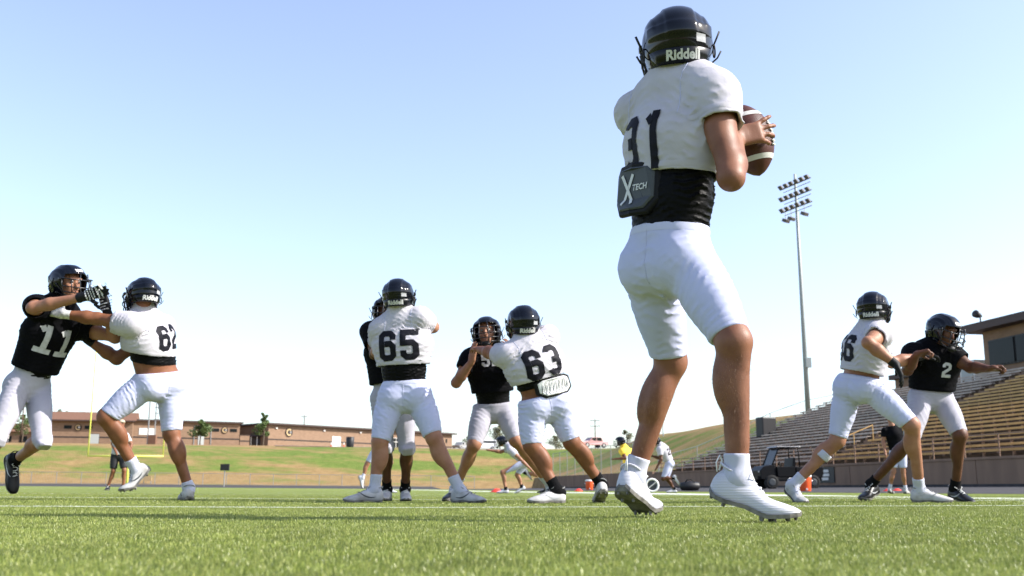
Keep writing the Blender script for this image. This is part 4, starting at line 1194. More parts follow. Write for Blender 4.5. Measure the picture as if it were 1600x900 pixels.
# pipe rail on top of the wall
rl = empty('pipe_railing', SN(60, WALL_N + .1, 1.9), 'thin rusty pipe railing on top of the long retaining wall', 'railing')
s = STAND_S0
while s < STAND_S1 + .3:
    MB().tube([SN(s, WALL_N + .12, 1.36), SN(s, WALL_N + .12, 2.25)], .028, 6).build('rail_post', 'steel_rust', rl); s += 2.2
for z in (1.70, 2.00, 2.24): MB().tube([SN(STAND_S0, WALL_N + .12, z), SN(STAND_S1, WALL_N + .12, z)], .024, 6).build('rail', 'steel_rust', rl)
for s0 in (AIS1, 33.0 - 11):
    h_ = empty('handrail', SN(s0, WALL_N + 1, 1.9), 'sloping tan handrail climbing the steps %s' % ('between grey and gold benches' if s0 == AIS1 else 'among the gold benches at far right'), 'handrail')
    MB().tube([SN(s0, WALL_N + .5, 2.2), SN(s0, WALL_N + 4.0, 2.2 + 3.5 * RR / RD)], .03, 6).build('rail', 'bench_gold', h_)
    for k in range(4): MB().tube([SN(s0, WALL_N + .5 + 1.16 * k, 1.25 + 1.16 * k * RR / RD), SN(s0, WALL_N + .5 + 1.16 * k, 2.2 + 1.16 * k * RR / RD)], .025, 6).build('rail_post', 'bench_gold', h_)
# small chain-link fence above the wall beyond the stand
def chain_fence(label, pts, hgt, step, zf, m='steel'):
    rt = empty('chain_link_fence', (pts[0][0], pts[0][1], zf(*pts[0])), label, 'fence')
    P = []
    for (x0, y0), (x1, y1) in zip(pts[:-1], pts[1:]):
        k = max(1, int(math.hypot(x1 - x0, y1 - y0) / step))
        P += [(x0 + (x1 - x0) * i / k, y0 + (y1 - y0) * i / k) for i in range(k)]
    P.append(pts[-1]); T3 = [Vector((x, y, zf(x, y))) for x, y in P]
    me = None
    for p in T3:
        if me is None:
            o = MB().tube([p - Vector((0, 0, .3)), p + Vector((0, 0, hgt))], .034, 6).build('fence_post', m, rt); me = o.data; p0 = p
        else:
            o = bpy.data.objects.new('fence_post', me); C.objects.link(o); o.parent = rt; o.location = p - p0
    MB().tube([p + Vector((0, 0, hgt)) for p in T3], .026, 6).build('top_rail', m, rt)
    MB().tube([p + Vector((0, 0, .06)) for p in T3], .016, 6).build('bottom_wire', m, rt)
    mb = MB()
    for a, b in zip(T3[:-1], T3[1:]):                     # woven wire, diagonals both ways
        L = (b - a).length; k = max(2, int(L / .30))
        for i in range(k):
            for dz0, dz1 in ((.06, hgt), (hgt, .06)):
                f0, f1 = i / k, min(1, (i + 1.6) / k)
                mb.bar(a.lerp(b, f0) + Vector((0, 0, dz0)), a.lerp(b, f1) + Vector((0, 0, dz1)), .006, .006)
    o = mb.build('wire_mesh', m, rt); o['kind'] = 'stuff'
    return rt
def xy_terrain(x, y): return terrain(x * UX + y * UY, x * UY - y * UX) + .04
sn2 = lambda s, n: tuple(SN(s, n).xy)
chain_fence('low chain link fence along the foot of the far grass bank', [sn2(122.6, -75), sn2(122.6, 20)], 1.25, 2.5, lambda x, y: gz(x, y) + .30)
chain_fence('chain link fence on the wall left of the bleachers', [sn2(113, WALL_N + .5), sn2(78, WALL_N + .5)], 2.6, 3.0, lambda x, y: 1.35)
# handrail running up the bank beside the stand
chain_fence('thin fence climbing the grass bank beside the grey benches', [sn2(79.2, WALL_N + 1), sn2(79.2, WALL_N + 17)], 1.1, 2.7, xy_terrain)

# ------------------------------------------------------------------ press box, low block behind the stand
NB = WALL_N + .3 + RD * ROWS + 1.0
pbS1 = 59.4
pb = empty('press_box', SN(50, NB, 7.0), 'tan press box with dark window band above the gold benches', 'building')
slab(MB(), 20, pbS1, NB + .3, NB + 4.5, 3.0, 10.1).build('wall', 'brick_tan', pb)
slab(MB(), 19, pbS1 + 1.0, NB - .6, NB + 5.2, 10.103, 10.45).build('roof', 'fascia', pb)
slab(MB(), 19, pbS1 + 1.0, NB - .6, NB - .5, 10.454, 10.60).build('roof_edge', 'fascia', pb)
k = 0; s0 = pbS1 - .6
while s0 > 26:
    wn = slab(MB(), s0 - 2.55, s0, NB + .20, NB + .33, 7.75, 9.45).build('window', 'sign_black', pb)
    slab(MB(), s0 - 2.47, s0 - .08, NB + .14, NB + .196, 7.83, 9.37).build('pane', 'glass_dark', wn)
    s0 -= 2.6
fl = empty('floodlight', SN(pbS1 - .6, NB - .2, 10.6), 'small black floodlight on the press box roof corner', 'light')
MB().tube([SN(pbS1 - .6, NB - .2, 10.45), SN(pbS1 - .6, NB - .2, 11.15)], .05, 8).build('bracket', 'sign_black', fl)
mb = MB(); c = SN(pbS1 - .6, NB - .3, 11.2); mb.tube([c + Vector((-.28, -.12, .0)), c + Vector((-.05, 0, -.08)), c + Vector((.22, .1, -.14))], [.25, .22, .08], 12); mb.build('lamp_head', 'sign_black', fl, True)
lb_ = empty('low_building', SN(62, NB + 1, 6.5), 'low tan block with black roof edge behind the top benches', 'building')
slab(MB(), pbS1 + 4.2, pbS1 + 12.5, NB + 1.5, NB + 6, 3.5, 8.3).build('wall', 'brick_tan', lb_)
slab(MB(), pbS1 + 3.9, pbS1 + 12.9, NB + 1.2, NB + 6.3, 8.303, 8.65).build('roof', 'fascia', lb_)
bx = empty('utility_cabinet', SN(pbS1 + 1.8, NB + .4, 6.8), 'white cabinet beside the press box above the benches', 'cabinet')
slab(MB(), pbS1 + 1.4, pbS1 + 3.0, NB + .5, NB + 1.6, 5.0, 8.5).build('box', 'panel_white', bx, False, .03)
slab(MB(), pbS1 + 1.6, pbS1 + 2.8, NB + .46, NB + .497, 7.0, 8.3).build('door', 'door_grey', bx)

# ------------------------------------------------------------------ floodlight mast
base = W(1262, 630, 85); top = W(1241.5, 272, 85); top = Vector((base.x - .05, 85, top.z))
ms = empty('floodlight_mast', (base.x, base.y, base.z - .6), 'tall steel floodlight mast on the grass bank behind the bleachers', 'light mast')
MB().tube([base - Vector((0, 0, 1.2)), base.lerp(top, .5), top], [.22, .16, .10], 12).build('pole', 'pole_green', ms, True)
ad = Vector((.75, -1.8, 0)).normalized()
for i, dz in enumerate((-.9, -1.95, -2.95)):
    c = top + Vector((0, -.15, dz)); a = MB().bar(c - ad * 1.95, c + ad * 1.95, .09, .09).build('cross_arm', 'lamp_grey', ms)
    MB().bar(c - ad * 1.7 - Vector((0, 0, .34)), c + ad * 1.95 - Vector((0, 0, .34)), .05, .05).build('brace', 'steel', a)
    nrm = Vector((-ad.y, ad.x, 0)) * -1
    for k in range(6):                                # visored lamp heads, seen from behind
        p = c + ad * (-1.75 + .70 * k) + nrm * .22 + Vector((0, 0, .10)); dv = (nrm * .75 + Vector((0, 0, -.65))).normalized(); uu = dv.cross(ad).normalized()
        rg = [[p + dv * o + ad * x * w_ + uu * y * w_ for x, y in ((-1, -1), (1, -1), (1, 1), (-1, 1))] for o, w_ in ((-.14, .10), (-.02, .19), (.10, .22))]
        MB().loft(rg).build('lamp_head', 'lamp_grey', ms, False, .02)
for dx in (-1.5, -.75, 1.0):
    p = top + ad * dx + Vector((0, 0, -3.75)); MB().box(p, (.55, .45, .28), Matrix.Rotation(.6, 3, 'Z') @ Matrix.Rotation(.5, 3, 'X')).build('lamp_head', 'lamp_grey', ms, False, .03)
    MB().tube([p, Vector((p.x, p.y, top.z - 2.95))], .03, 6).build('hanger', 'steel', ms)
MB().box(base + Vector((.15, -.3, 3.3)), (.45, .3, .8)).build('junction_box', 'pole_green', ms, False, .02)
sp = empty('loudspeaker', W(1197, 670, 78), 'black loudspeaker box standing on the grass bank by the benches', 'speaker')
c = W(1197, 668, 78); MB().box(c, (1.25, .9, 1.5), Matrix.Rotation(.4, 3, 'Z')).build('cabinet', 'sign_black', sp, False, .08); MB().tube([c - Vector((0, 0, 1.6)), c - Vector((0, 0, .7))], .08, 8).build('post', 'steel', sp)

# ------------------------------------------------------------------ goal post, sign boards
gp_ = SN(110.5, -17.3); g0 = gz(gp_.x, gp_.y); gp_.z = g0; nd = SN(0, 1)
gr = empty('goal_post', gp_, 'pale yellow goal post with crossbar in front of the far grass bank', 'goal post')
bz = Vector((0, 0, 3.05)); back = SN(1.9, 0)
MB().tube([gp_ + back + Vector((0, 0, -.2)), gp_ + back + Vector((0, 0, 1.7)), gp_ + back * .75 + Vector((0, 0, 2.6)), gp_ + bz], .11, 10).build('gooseneck', 'goal_yellow', gr, True)
MB().tube([gp_ + bz - nd * 3.62, gp_ + bz + nd * 3.62], .09, 8).build('crossbar', 'goal_yellow', gr, True)
for sg in (-1, 1): MB().tube([gp_ + bz + nd * 3.56 * sg, gp_ + bz + nd * 3.56 * sg + Vector((0, 0, 10.4))], .065, 8).build('upright', 'goal_yellow', gr, True)
c = W(351.5, 730, 112); zt = gz(c.x, c.y)
sb = empty('clock_board', (c.x, c.y, zt), 'small black board on a thin pole before the far bank', 'sign')
MB().box(c, (.95, .22, .68)).build('board', 'sign_black', sb, False, .03); MB().tube([(c.x, c.y, zt), (c.x, c.y, c.z - .33)], .06, 8).build('pole', 'frame_metal', sb)
for px, py, w_, h_, Yd, m, lab in ((7, 678, 1.3, 1.35, 150, 'sign_white', 'white notice board on posts at the far left edge of the bank'), (230, 748, 1.0, .5, 120, 'sign_gold', 'small tan panel hung on the fence behind the goal')):
    c = W(px, py, Yd); e = empty('notice_board', (c.x, c.y, c.z - h_), lab, 'sign'); MB().box(c, (w_, .1, h_)).build('board', m, e)
    for sg in (-1, 1): MB().tube([c + Vector((sg * w_ * .4, .1, h_ * .4)), c + Vector((sg * w_ * .4, .1, -h_ - .9))], .05, 6).build('post', 'steel', e)
# banner on the retaining wall
def on_wall(px, py):
    a = (px - 800) / FPX; b = (450 - py) / FPX; d = Vector((a, CT - b * ST, ST + b * CT)); k = (WALL_N - .06) / (d.x * UY - d.y * UX); return Vector((0, 0, CAM_H)) + d * k
c = on_wall(1277, 737); c.z = .8; bs = c.x * UX + c.y * UY
bn = empty('banner', c, 'black banner with gold emblem and white lines hung on the wall', 'banner')
slab(MB(), bs - 1.75, bs + .95, WALL_N - .05, WALL_N - .012, .42, 1.22).build('cloth', 'sign_black', bn)
def c_ring(mb, c, rt, up, r, t, dp):
    out = rt.cross(up).normalized(); pts = [c + rt * (r * math.cos(a)) + up * (r * math.sin(a)) for a in [.75 + k * (2 * math.pi - 1.5) / 20 for k in range(21)]]
    for a, b in zip(pts[:-1], pts[1:]): mb.bar(a, b + (b - a) * .12, t, dp, out)
mb = MB(); c_ring(mb, SN(bs + .45, WALL_N - .075, .82), SN(-1, 0), Vector((0, 0, 1)), .26, .12, .02); mb.build('emblem', 'sign_gold', bn)
for i, (z, l) in enumerate(((1.02, 1.15), (.82, 1.2), (.62, 1.1))): slab(MB(), bs - .05 - l, bs - .05, WALL_N - .066, WALL_N - .053, z - .07, z + .07).build('stripe', 'sign_white', bn)

# ------------------------------------------------------------------ buildings on the bank
def ground_z(x, y): return terrain(x * UX + y * UY, x * UY - y * UX)
class Facade:
    def __init__(self, name, label, p0, p1, hgt, deep, wall, roof='fascia', over=.5, cat='building'):
        self.a = Vector(p0); self.b = Vector(p1); self.d = (self.b - self.a); self.d.z = 0; self.L = self.d.length; self.d.normalize()
        self.n = Vector((self.d.y, -self.d.x, 0));                     # towards the field
        if self.n.y > 0: self.n = -self.n
        self.z = (p0[2] + p1[2]) / 2; self.root = empty(name, (self.a.x, self.a.y, self.z), label, cat); self.h = hgt
        self.block('wall', 0, self.L, -2.5, hgt, -deep, 0, wall)
        if roof: self.block('roof', -over, self.L + over, hgt + .003, hgt + .30, -deep - over, over * 1.3, roof)
    def pt(self, u, v, o): return Vector((self.a.x, self.a.y, self.z)) + self.d * u + self.n * o + Vector((0, 0, v))
    def block(self, name, u0, u1, v0, v1, o0, o1, m, parent=None, bev=0):
        q = lambda v: [self.pt(u0, v, o0), self.pt(u1, v, o0), self.pt(u1, v, o1), self.pt(u0, v, o1)]
        return MB().hexa(q(v0) + q(v1)).build(name, m, parent or self.root, False, bev)
    def window(self, u, v, w_, h_, m='glass_dark', fr='brick_band', kind='window'):
        o = self.block(kind, u - w_ / 2, u + w_ / 2, v - h_ / 2, v + h_ / 2, .003, .06, fr); self.block('pane', u - w_ / 2 + .07, u + w_ / 2 - .07, v - h_ / 2 + .07, v + h_ / 2 - .07, .062, .075, m, o); return o
    def emblem(self, u, v, r):
        mb = MB(); c = self.pt(u, v, .01); pts = [c + self.d * (r * math.cos(a)) + Vector((0, 0, r * math.sin(a))) for a in [k * math.pi / 12 for k in range(24)]]; mb.prism(pts, self.n * .12); o = mb.build('emblem', 'brick_band', self.root)
        mb = MB(); c_ring(mb, self.pt(u, v, .15), self.d, Vector((0, 0, 1)), r * .62, r * .30, .05); mb.build('ring', 'sign_gold', o)
        mb = MB(); mb.box(self.pt(u + r * .28, v + .02, .16), (r * .5, .05, r * .4)); mb.build('centre_mark', 'sign_white', o)
def on_ground(px, Y, lift=0): 
    x = (px - 800) / FPX * (Y * CT + 7 * ST); return Vector((x, Y, ground_z(x, Y) + lift))
mpx = lambda px, Y: px / FPX * Y
A1 = Facade('field_house', 'tan block field house with brown pitched roof at the left', on_ground(60, 182), on_ground(205, 186), 4.4, 9, 'brick_tan', None)
mb = MB(); q = lambda u, v, o: A1.pt(u, v, o)
mb.add([q(-.8, 4.35, 1.0), q(A1.L + .5, 4.35, 1.0), q(A1.L + .5, 6.1, -5), q(-.8, 6.1, -5), q(-.8, 4.35, -10), q(A1.L + .5, 4.35, -10)], [(0, 1, 2, 3), (3, 2, 5, 4), (0, 3, 4), (1, 5, 2), (0, 4, 5, 1)]); mb.build('roof', 'roof_brown', A1.root)
A1.block('eave', -.8, A1.L + .5, 4.12, 4.346, .8, 1.02, 'fascia')
A1.block('dark_band', 0, A1.L, 1.25, 1.50, .003, .03, 'brick_band')
for u, k in ((mpx(40, 182), 'w'), (mpx(55, 182), 'e'), (mpx(70, 182), 'w')):
    A1.window(u, 3.1, 1.3, .62) if k == 'w' else A1.emblem(u, 3.05, .62)
A1.window(mpx(80, 182), 1.0, 1.6, 2.0, 'door_grey', 'brick_band', 'door')
A2 = Facade('locker_block', 'long flat roofed tan block with black band behind the goal', on_ground(205, 187), on_ground(373, 196), 4.25, 9, 'brick_tan')
A2.block('dark_band', 0, A2.L, 1.25, 1.50, .003, .03, 'brick_band')
A2.window(mpx(22, 187), 2.4, 2.9, 1.25, 'panel_white', 'frame_metal', 'shutter')
for u, k in ((mpx(125, 190), 'w'), (mpx(139, 190), 'e'), (mpx(153, 190), 'w')):
    A2.window(u, 3.0, 1.3, .62) if k == 'w' else A2.emblem(u, 3.0, .62)
A2.window(mpx(103, 190), 1.0, 1.1, 2.0, 'door_grey', 'frame_metal', 'door')
for u in (66, 92, 118): A2.block('downpipe', mpx(u, 190) - .06, mpx(u, 190) + .06, 0, 3.7, .003, .12, 'steel')
A3 = Facade('low_annex', 'low tan annex wall at the end of the flat roofed block', on_ground(374, 196), on_ground(389, 197), 2.0, 6, 'brick_tan', None)
A3.block('dark_band', 0, A3.L, .85, 1.10, .003, .03, 'brick_band'); A3.block('coping', -.05, A3.L + .05, 2.003, 2.12, -6, .06, 'fascia')
A4 = Facade('porch', 'small dark roofed porch between the two tan blocks', on_ground(390, 199), on_ground(420, 200), 1.9, 4, 'brick_band', None)
mb = MB(); mb.add([A4.pt(-.4, 1.9, .6), A4.pt(A4.L + .3, 1.9, .6), A4.pt(A4.L + .3, 3.0, -2), A4.pt(.8, 3.0, -2), A4.pt(-.4, 1.9, -4.5), A4.pt(A4.L + .3, 1.9, -4.5)], [(0, 1, 2, 3), (3, 2, 5, 4), (0, 3, 4), (1, 5, 2)]); mb.build('roof', 'fascia', A4.root)
for u in (.1, 1.2, 2.4): A4.block('post', u, u + .14, -.4, 1.9, .1, .24, 'panel_white')
Bb = Facade('gymnasium', 'long tan gymnasium block with round emblem and double door', on_ground(418, 198), on_ground(706, 236), 3.75, 16, 'brick_tan', 'fascia', .7)
Bb.block('dark_band', 0, Bb.L, .85, 1.10, .003, .03, 'brick_band')
fu = lambda px: Bb.L * (lambda t: t * 198 / (198 * t + 236 * (1 - t)))((px - 418) / 288.0)
Bb.emblem(fu(450), 2.45, .86)
dd_ = Bb.window(fu(525), 1.05, 2.2, 2.1, 'door_grey', 'panel_white', 'door'); Bb.block('door_leaf', fu(525) - 1.0, fu(525) - .05, .1, 1.95, .077, .09, 'panel_white', dd_)
sf = Bb.window(fu(618), 1.3, 3.6, 2.2, 'glass_dark', 'panel_white', 'storefront')
for k in range(3): Bb.block('mullion', fu(618) - 1.2 + 1.2 * k - .04, fu(618) - 1.2 + 1.2 * k + .04, .25, 2.35, .078, .10, 'panel_white', sf)
Bb.block('transom', fu(618) - 1.75, fu(618) + 1.75, 1.5, 1.58, .102, .115, 'panel_white', sf)
Bb.window(fu(697), 2.3, .5, .9)
for u in (430, 505, 562): Bb.block('wall_light', fu(u) - .2, fu(u) + .2, 3.0, 3.25, .003, .25, 'panel_white')
A5 = Facade('brown_house', 'brown roofed house at the far left edge behind the poles', on_ground(-60, 215), on_ground(62, 218), 2.7, 8, 'brick_tan', None)
mb = MB(); q = lambda u, v, o: A5.pt(u, v, o)
mb.add([q(-.8, 2.7, .8), q(A5.L + .5, 2.7, .8), q(A5.L + .5, 4.6, -4), q(-.8, 4.6, -4), q(-.8, 2.7, -9), q(A5.L + .5, 2.7, -9)], [(0, 1, 2, 3), (3, 2, 5, 4), (0, 3, 4), (1, 5, 2), (0, 4, 5, 1)]); mb.build('roof', 'roof_brown', A5.root)
for u in (5.5, 8.5, 11.5): A5.window(u, 1.2, 1.5, 1.2)
# paved apron before the gymnasium, with kerb and bollards
def pave(name, pxs, Ys, m):
    v = []; 
    for Yv in Ys:
        for i in range(13):
            px = pxs[0] + (pxs[1] - pxs[0]) * i / 12; p = on_ground(px, Yv, .05); v.append(p)
    f = [(j * 13 + i, j * 13 + i + 1, (j + 1) * 13 + i + 1, (j + 1) * 13 + i) for j in range(len(Ys) - 1) for i in range(12)]
    mb = MB(); mb.v = v; mb.f = f; return tag(mb.build(name, m, None, True), kind='structure')
pave('driveway', (430, 840), frange(153, 235, 16), 'asphalt')
for px in (517, 537):
    p = on_ground(px, 200); bo = empty('bollard', p, 'short orange and white bollard %s of the gymnasium double door' % ('left' if px == 517 else 'right'), 'bollard', 'bollards at the gymnasium door')
    MB().tube([p, p + Vector((0, 0, .55))], .11, 8).build('base', 'cooler_orange', bo); MB().tube([p + Vector((0, 0, .55)), p + Vector((0, 0, 1.0))], [.11, .09], 8).build('top', 'panel_white', bo)
p = on_ground(547, 156); tb = empty('litter_bin', p, 'black bin lying on the paved apron by the gymnasium', 'bin'); MB().tube([p, p + Vector((0, 0, .1)), p + Vector((0, 0, 1.3)), p + Vector((0, 0, 1.45))], [.5, .55, .62, .5], 12).build('drum', 'sign_black', tb, True); MB().tube([p + Vector((0, 0, 1.40)), p + Vector((0, 0, 1.52))], [.64, .58], 12).build('lid', 'sign_black', tb)

# ------------------------------------------------------------------ poles and wires
def util_pole(px, Y, py_top, label, arms=1, m='wood_pole', r=.15, armw=2.2):
    p = on_ground(px, Y); t = W(px, py_top, Y).z; rt = empty('utility_pole', p, label, 'utility pole', 'poles along the skyline')
    MB().tube([p - Vector((0, 0, 1)), Vector((p.x, p.y, t))], [r, r * .7], 8).build('pole', m, rt, True)
    for k in range(arms):
        z = t - .5 - 1.3 * k; MB().box((p.x, p.y - r, z), (armw, .12, .14)).build('cross_arm', m, rt)
        for sg in (-1, 0, 1): MB().tube([(p.x + sg * armw * .43, p.y - r, z + .07), (p.x + sg * armw * .43, p.y - r, z + .28)], .06, 6).build('insulator', 'panel_white', rt)
    return Vector((p.x, p.y, t))
t1 = util_pole(473, 260, 648, 'dark wooden utility pole rising behind the gymnasium roof', 1, armw=1.4)
t2 = util_pole(930.5, 250, 654, 'utility pole with two cross arms left of the pickup on the ridge', 2, armw=2.4)
t3 = util_pole(9, 190, 640, 'dark wooden pole near the far left edge of the photo', 1)
t4 = util_pole(31, 190, 622, 'wooden pole with grey transformer left of the field house', 1)
t5 = util_pole(1036, 120, 660, 'short thin pole on the ridge between the quarterback legs', 0, 'pole_green', .08)
MB().tube([t4 + Vector((.45, -.3, -.5)), t4 + Vector((.45, -.3, -1.7))], .34, 10).build('transformer', 'pole_green', [o for o in C.objects if o.name.startswith('utility_pole') and (o.location.xy - t4.xy).length < .1][0], True)
def wire(a, b, sag, lab):
    mb = MB(); mb.tube([a.lerp(b, i / 16) - Vector((0, 0, sag * 4 * (i / 16) * (1 - i / 16))) for i in range(17)], .022, 5); tag(mb.build('power_line', 'sign_black', None, True, org=a), lab, 'wire', 'overhead wires')
wire(t4 + Vector((-.8, 0, -.2)), t1 + Vector((0, 0, -.2)), 3.0, 'thin overhead wire from the left poles to the gymnasium pole')
wire(t1 + Vector((.5, 0, -.2)), W(800, 672, 300), 2.0, 'thin overhead wire running right from the gymnasium pole')
p = on_ground(237, 176); lt = empty('antenna_mast', p, 'thin steel mast with ladder bars in front of the flat roofed block', 'mast')
for dx in (-.75, .35): MB().tube([p + Vector((dx, 0, -.5)), p + Vector((dx, 0, 10.8 if dx > 0 else 9.4))], .10 if dx > 0 else .13, 8).build('leg', 'steel', lt)
for k in range(7): MB().box(p + Vector((.6, -.1, 4.4 + 1.0 * k)), (.9, .07, .10)).build('rung', 'steel', lt)
MB().box(p + Vector((.1, -.2, .9)), (1.3, .7, 1.7)).build('cabinet', 'roof_brown', lt)

# ------------------------------------------------------------------ vehicles on the skyline
def vehicle(name, label, p, yaw, L, prof, glass, wheels, wd, paint, wr=.36):
    rt = empty(name, p, label, name.split('_')[-1]); M = Matrix.Rotation(yaw, 3, 'Z')
    f = lambda x, y, z: Vector(p) + M @ Vector((x, y, z))
    mb = MB(); rings = []
    for yv, k in ((-wd / 2, .94), (-wd / 2 + .10, 1.0), (wd / 2 - .10, 1.0), (wd / 2, .94)):
        rings.append([f(x * (.995 if k < 1 else 1), yv * (1 if z < 1.05 else .88), z * (1 if z < .6 or k == 1 else .985)) for x, z in prof])
    mb.loft(rings); mb.build('body', paint, rt, False, .03)
    for gi, poly in enumerate(glass):
        for sg in (-1, 1):
            mb = MB(); zmid = sum(z for _, z in poly) / len(poly); q = wd / 2 * (1 if zmid < 1.05 else .895)
            mb.prism([f(x, sg * (q + .004), z) for x, z in poly], M @ Vector((0, sg * .02, 0))); mb.build('window', 'glass_dark', rt)
    for x in wheels:
        for sg in (-1, 1):
            o = MB().tube([f(x, sg * (wd / 2 - .22), wr), f(x, sg * (wd / 2 + .01), wr)], wr, 16).build('wheel', 'tyre', rt); MB().tube([f(x, sg * (wd / 2 + .006), wr), f(x, sg * (wd / 2 + .03), wr)], [wr * .6, wr * .5], 12).build('rim', 'frame_metal', o)
    x0 = min(x for x, z in prof); x1 = max(x for x, z in prof)
    for sg in (-1, 1):
        MB().box(f(x0 - .01, sg * wd * .38, .85), (.06, .28, .18), M).build('headlight', 'panel_white', rt)
    MB().box(f(x0 - .02, 0, .5), (.14, wd * .92, .2), M).build('bumper', 'frame_metal', rt)
    return rt
van_p = [(-2.6, .35), (-2.62, .95), (-1.75, 1.15), (-1.15, 1.95), (-.6, 2.1), (2.4, 2.1), (2.6, 1.9), (2.62, .4)]
p = on_ground(757, 232); vehicle('white_van', 'white passenger van parked on the ridge between two players', p, R(8), 5.2, van_p, [[(-1.55, 1.2), (-1.05, 1.85), (-.6, 1.85), (-.6, 1.2)], [(-.4, 1.2), (-.4, 1.85), (2.3, 1.85), (2.3, 1.2)]], (-1.7, 1.7), 1.95, 'paint_white')
suv_p = [(-2.5, .45), (-2.52, 1.0), (-1.2, 1.12), (-.5, 1.72), (.2, 1.78), (1.2, 1.75), (1.55, 1.1), (2.55, 1.05), (2.6, .5)]
g = W(926, 700, 172); vehicle('red_pickup', 'faded red pickup truck parked on the ridge by the utility pole', (g.x, g.y, g.z), R(28), 5.2, suv_p, [[(-.95, 1.15), (-.42, 1.64), (.15, 1.68), (.15, 1.15)], [(.3, 1.15), (.3, 1.68), (1.1, 1.65), (1.3, 1.15)]], (-1.6, 1.6), 1.95, 'paint_red', .40)
p = on_ground(719, 240); vehicle('silver_pickup', 'grey pickup at the corner of the gymnasium', p, R(70), 5.2, suv_p, [[(-.95, 1.15), (-.42, 1.64), (.15, 1.68), (.15, 1.15)]], (-1.6, 1.6), 1.95, 'frame_metal', .40)

# ------------------------------------------------------------------ utility cart by the wall
def utv():
    Yc = 50.0; p = XZ(1232, Yc, gz(0, 0) + .1); p.z = .11; rt = empty('utility_cart', p, 'black two seat utility cart with roof parked on the track', 'cart')
    yaw = R(6); M = Matrix.Rotation(yaw, 3, 'Z'); f = lambda x, y, z: Vector(p) + M @ Vector((x, y, z))
    def prism(prof, y0, y1, name, m, bev=.03, par=None): 
        return MB().prism([f(x, y0, z) for x, z in prof], M @ Vector((0, y1 - y0, 0))).build(name, m, par or rt, False, bev)
    prism([(-1.55, .45), (-1.58, .85), (-1.40, 1.05), (-.85, 1.12), (-.80, .50), (1.40, .50), (1.40, .38), (-1.0, .35)], -.70, .70, 'hood', 'paint_black')
    prism([(.15, .50), (.15, 1.02), (1.48, 1.02), (1.48, .70), (1.40, .50)], -.72, .72, 'cargo_bed', 'paint_black')
    prism([(-.80, .36), (-.80, .52), (.20, .52), (.20, .36)], -.74, .74, 'floor_pan', 'paint_black')
    prism([(-.25, .52), (-.25, .85), (.14, .85), (.14, .52)], -.60, .60, 'seat', 'rubber_black'); prism([(.0, .86), (.10, 1.45), (.20, 1.45), (.16, .86)], -.60, .60, 'seat_back', 'rubber_black')
    prism([(-.78, 1.92), (-.70, 1.98), (.40, 1.98), (.46, 1.92)], -.70, .70, 'roof', 'frame_metal')
    for sg in (-1, 1):
        mb = MB(); mb.tube([f(-.98, sg * .64, 1.08), f(-.62, sg * .62, 1.90), f(.32, sg * .62, 1.92), f(.36, sg * .64, 1.0)], .035, 8); mb.build('roll_bar', 'paint_black', rt, True)
        prism([(-.74, .56), (-.78, 1.02), (.10, 1.02), (.10, .56)], sg * .70, sg * .74, 'door', 'paint_black', .01)
        for x in (-1.05, .95):
            o = MB().tube([f(x, sg * .52, .31), f(x, sg * .56, .31), f(x, sg * .74, .31), f(x, sg * .78, .31)], [.26, .33, .33, .26], 18).build('wheel', 'tyre', rt); MB().tube([f(x, sg * .785, .31), f(x, sg * .80, .31)], [.17, .13], 12).build('rim', 'pad_dark', o)
        MB().box(f(-1.58, sg * .50, .80), (.03, .12, .07), M).build('headlight', 'panel_white', rt)
    MB().prism([f(-.96, -.60, 1.12), f(-.96, .60, 1.12), f(-.64, .58, 1.86), f(-.64, -.58, 1.86)], M @ Vector((.01, 0, 0))).build('windscreen', 'glass_dark', rt)
    mb = MB(); mb.tube([f(-.50, -.30 + .17 * math.cos(a), 1.08 + .17 * math.sin(a)) for a in [k * math.pi / 8 for k in range(16)]], .018, 6, closed=True); mb.tube([f(-.80, -.30, .95), f(-.5, -.30, 1.08)], .02, 6); mb.build('steering_wheel', 'rubber_black', rt, True)
    MB().box(f(-1.62, 0, .52), (.10, 1.1, .14), M).build('bumper', 'paint_black', rt)
utv()
def cooler(px, Y, label, s=1.0):
    z = .02 if Y < 40 else .05
    p = XZ(px, Y, z); rt = empty('drink_cooler', p, label, 'cooler', 'orange drink coolers'); v = lambda h: p + Vector((0, 0, h * s))
    MB().tube([v(0), v(.02), v(.46), v(.48)], [.19 * s, .20 * s, .225 * s, .225 * s], 18).build('barrel', 'cooler_orange', rt, True)
    MB().tube([v(.485), v(.50), v(.555), v(.575)], [.235 * s, .24 * s, .23 * s, .18 * s], 18).build('lid', 'plastic_white', rt, True)
    MB().box(v(.08) + Vector((0, -.23 * s, 0)), (.05 * s, .08 * s, .06 * s)).build('tap', 'plastic_white', rt)
    for sg in (-1, 1): MB().tube([v(.36) + Vector((sg * .22 * s, -.05, 0)), v(.37) + Vector((sg * .27 * s, 0, 0)), v(.36) + Vector((sg * .22 * s, .05, 0))], .015 * s, 6).build('handle', 'plastic_white', rt)
cooler(1258, 36, 'orange drink cooler with white lid beside the black cart'); cooler(921, 60, 'orange drink cooler standing before the grey wall', 1.0)
def disc_cone(px, Y, label, m='cone_red'):
    p = XZ(px, Y, .012); o = MB().tube([p, p + Vector((0, 0, .012)), p + Vector((0, 0, .10)), p + Vector((0, 0, .11))], [.20, .19, .07, .05], 14).build('marker_cone', m, None, True, org=p); tag(o, label, 'cone', 'low marker cones')
for px, Y, l in ((904, 45, 'flat red marker cone left of the quarterback heel'), (776, 31, 'small orange marker cone left of the bending runner'), (1388, 32, 'orange marker cone behind the legs of the right pair'), (1402, 33, 'second orange marker cone behind the right pair'), (1580, 40, 'red marker cone near the right edge of the turf')): disc_cone(px, Y, l)
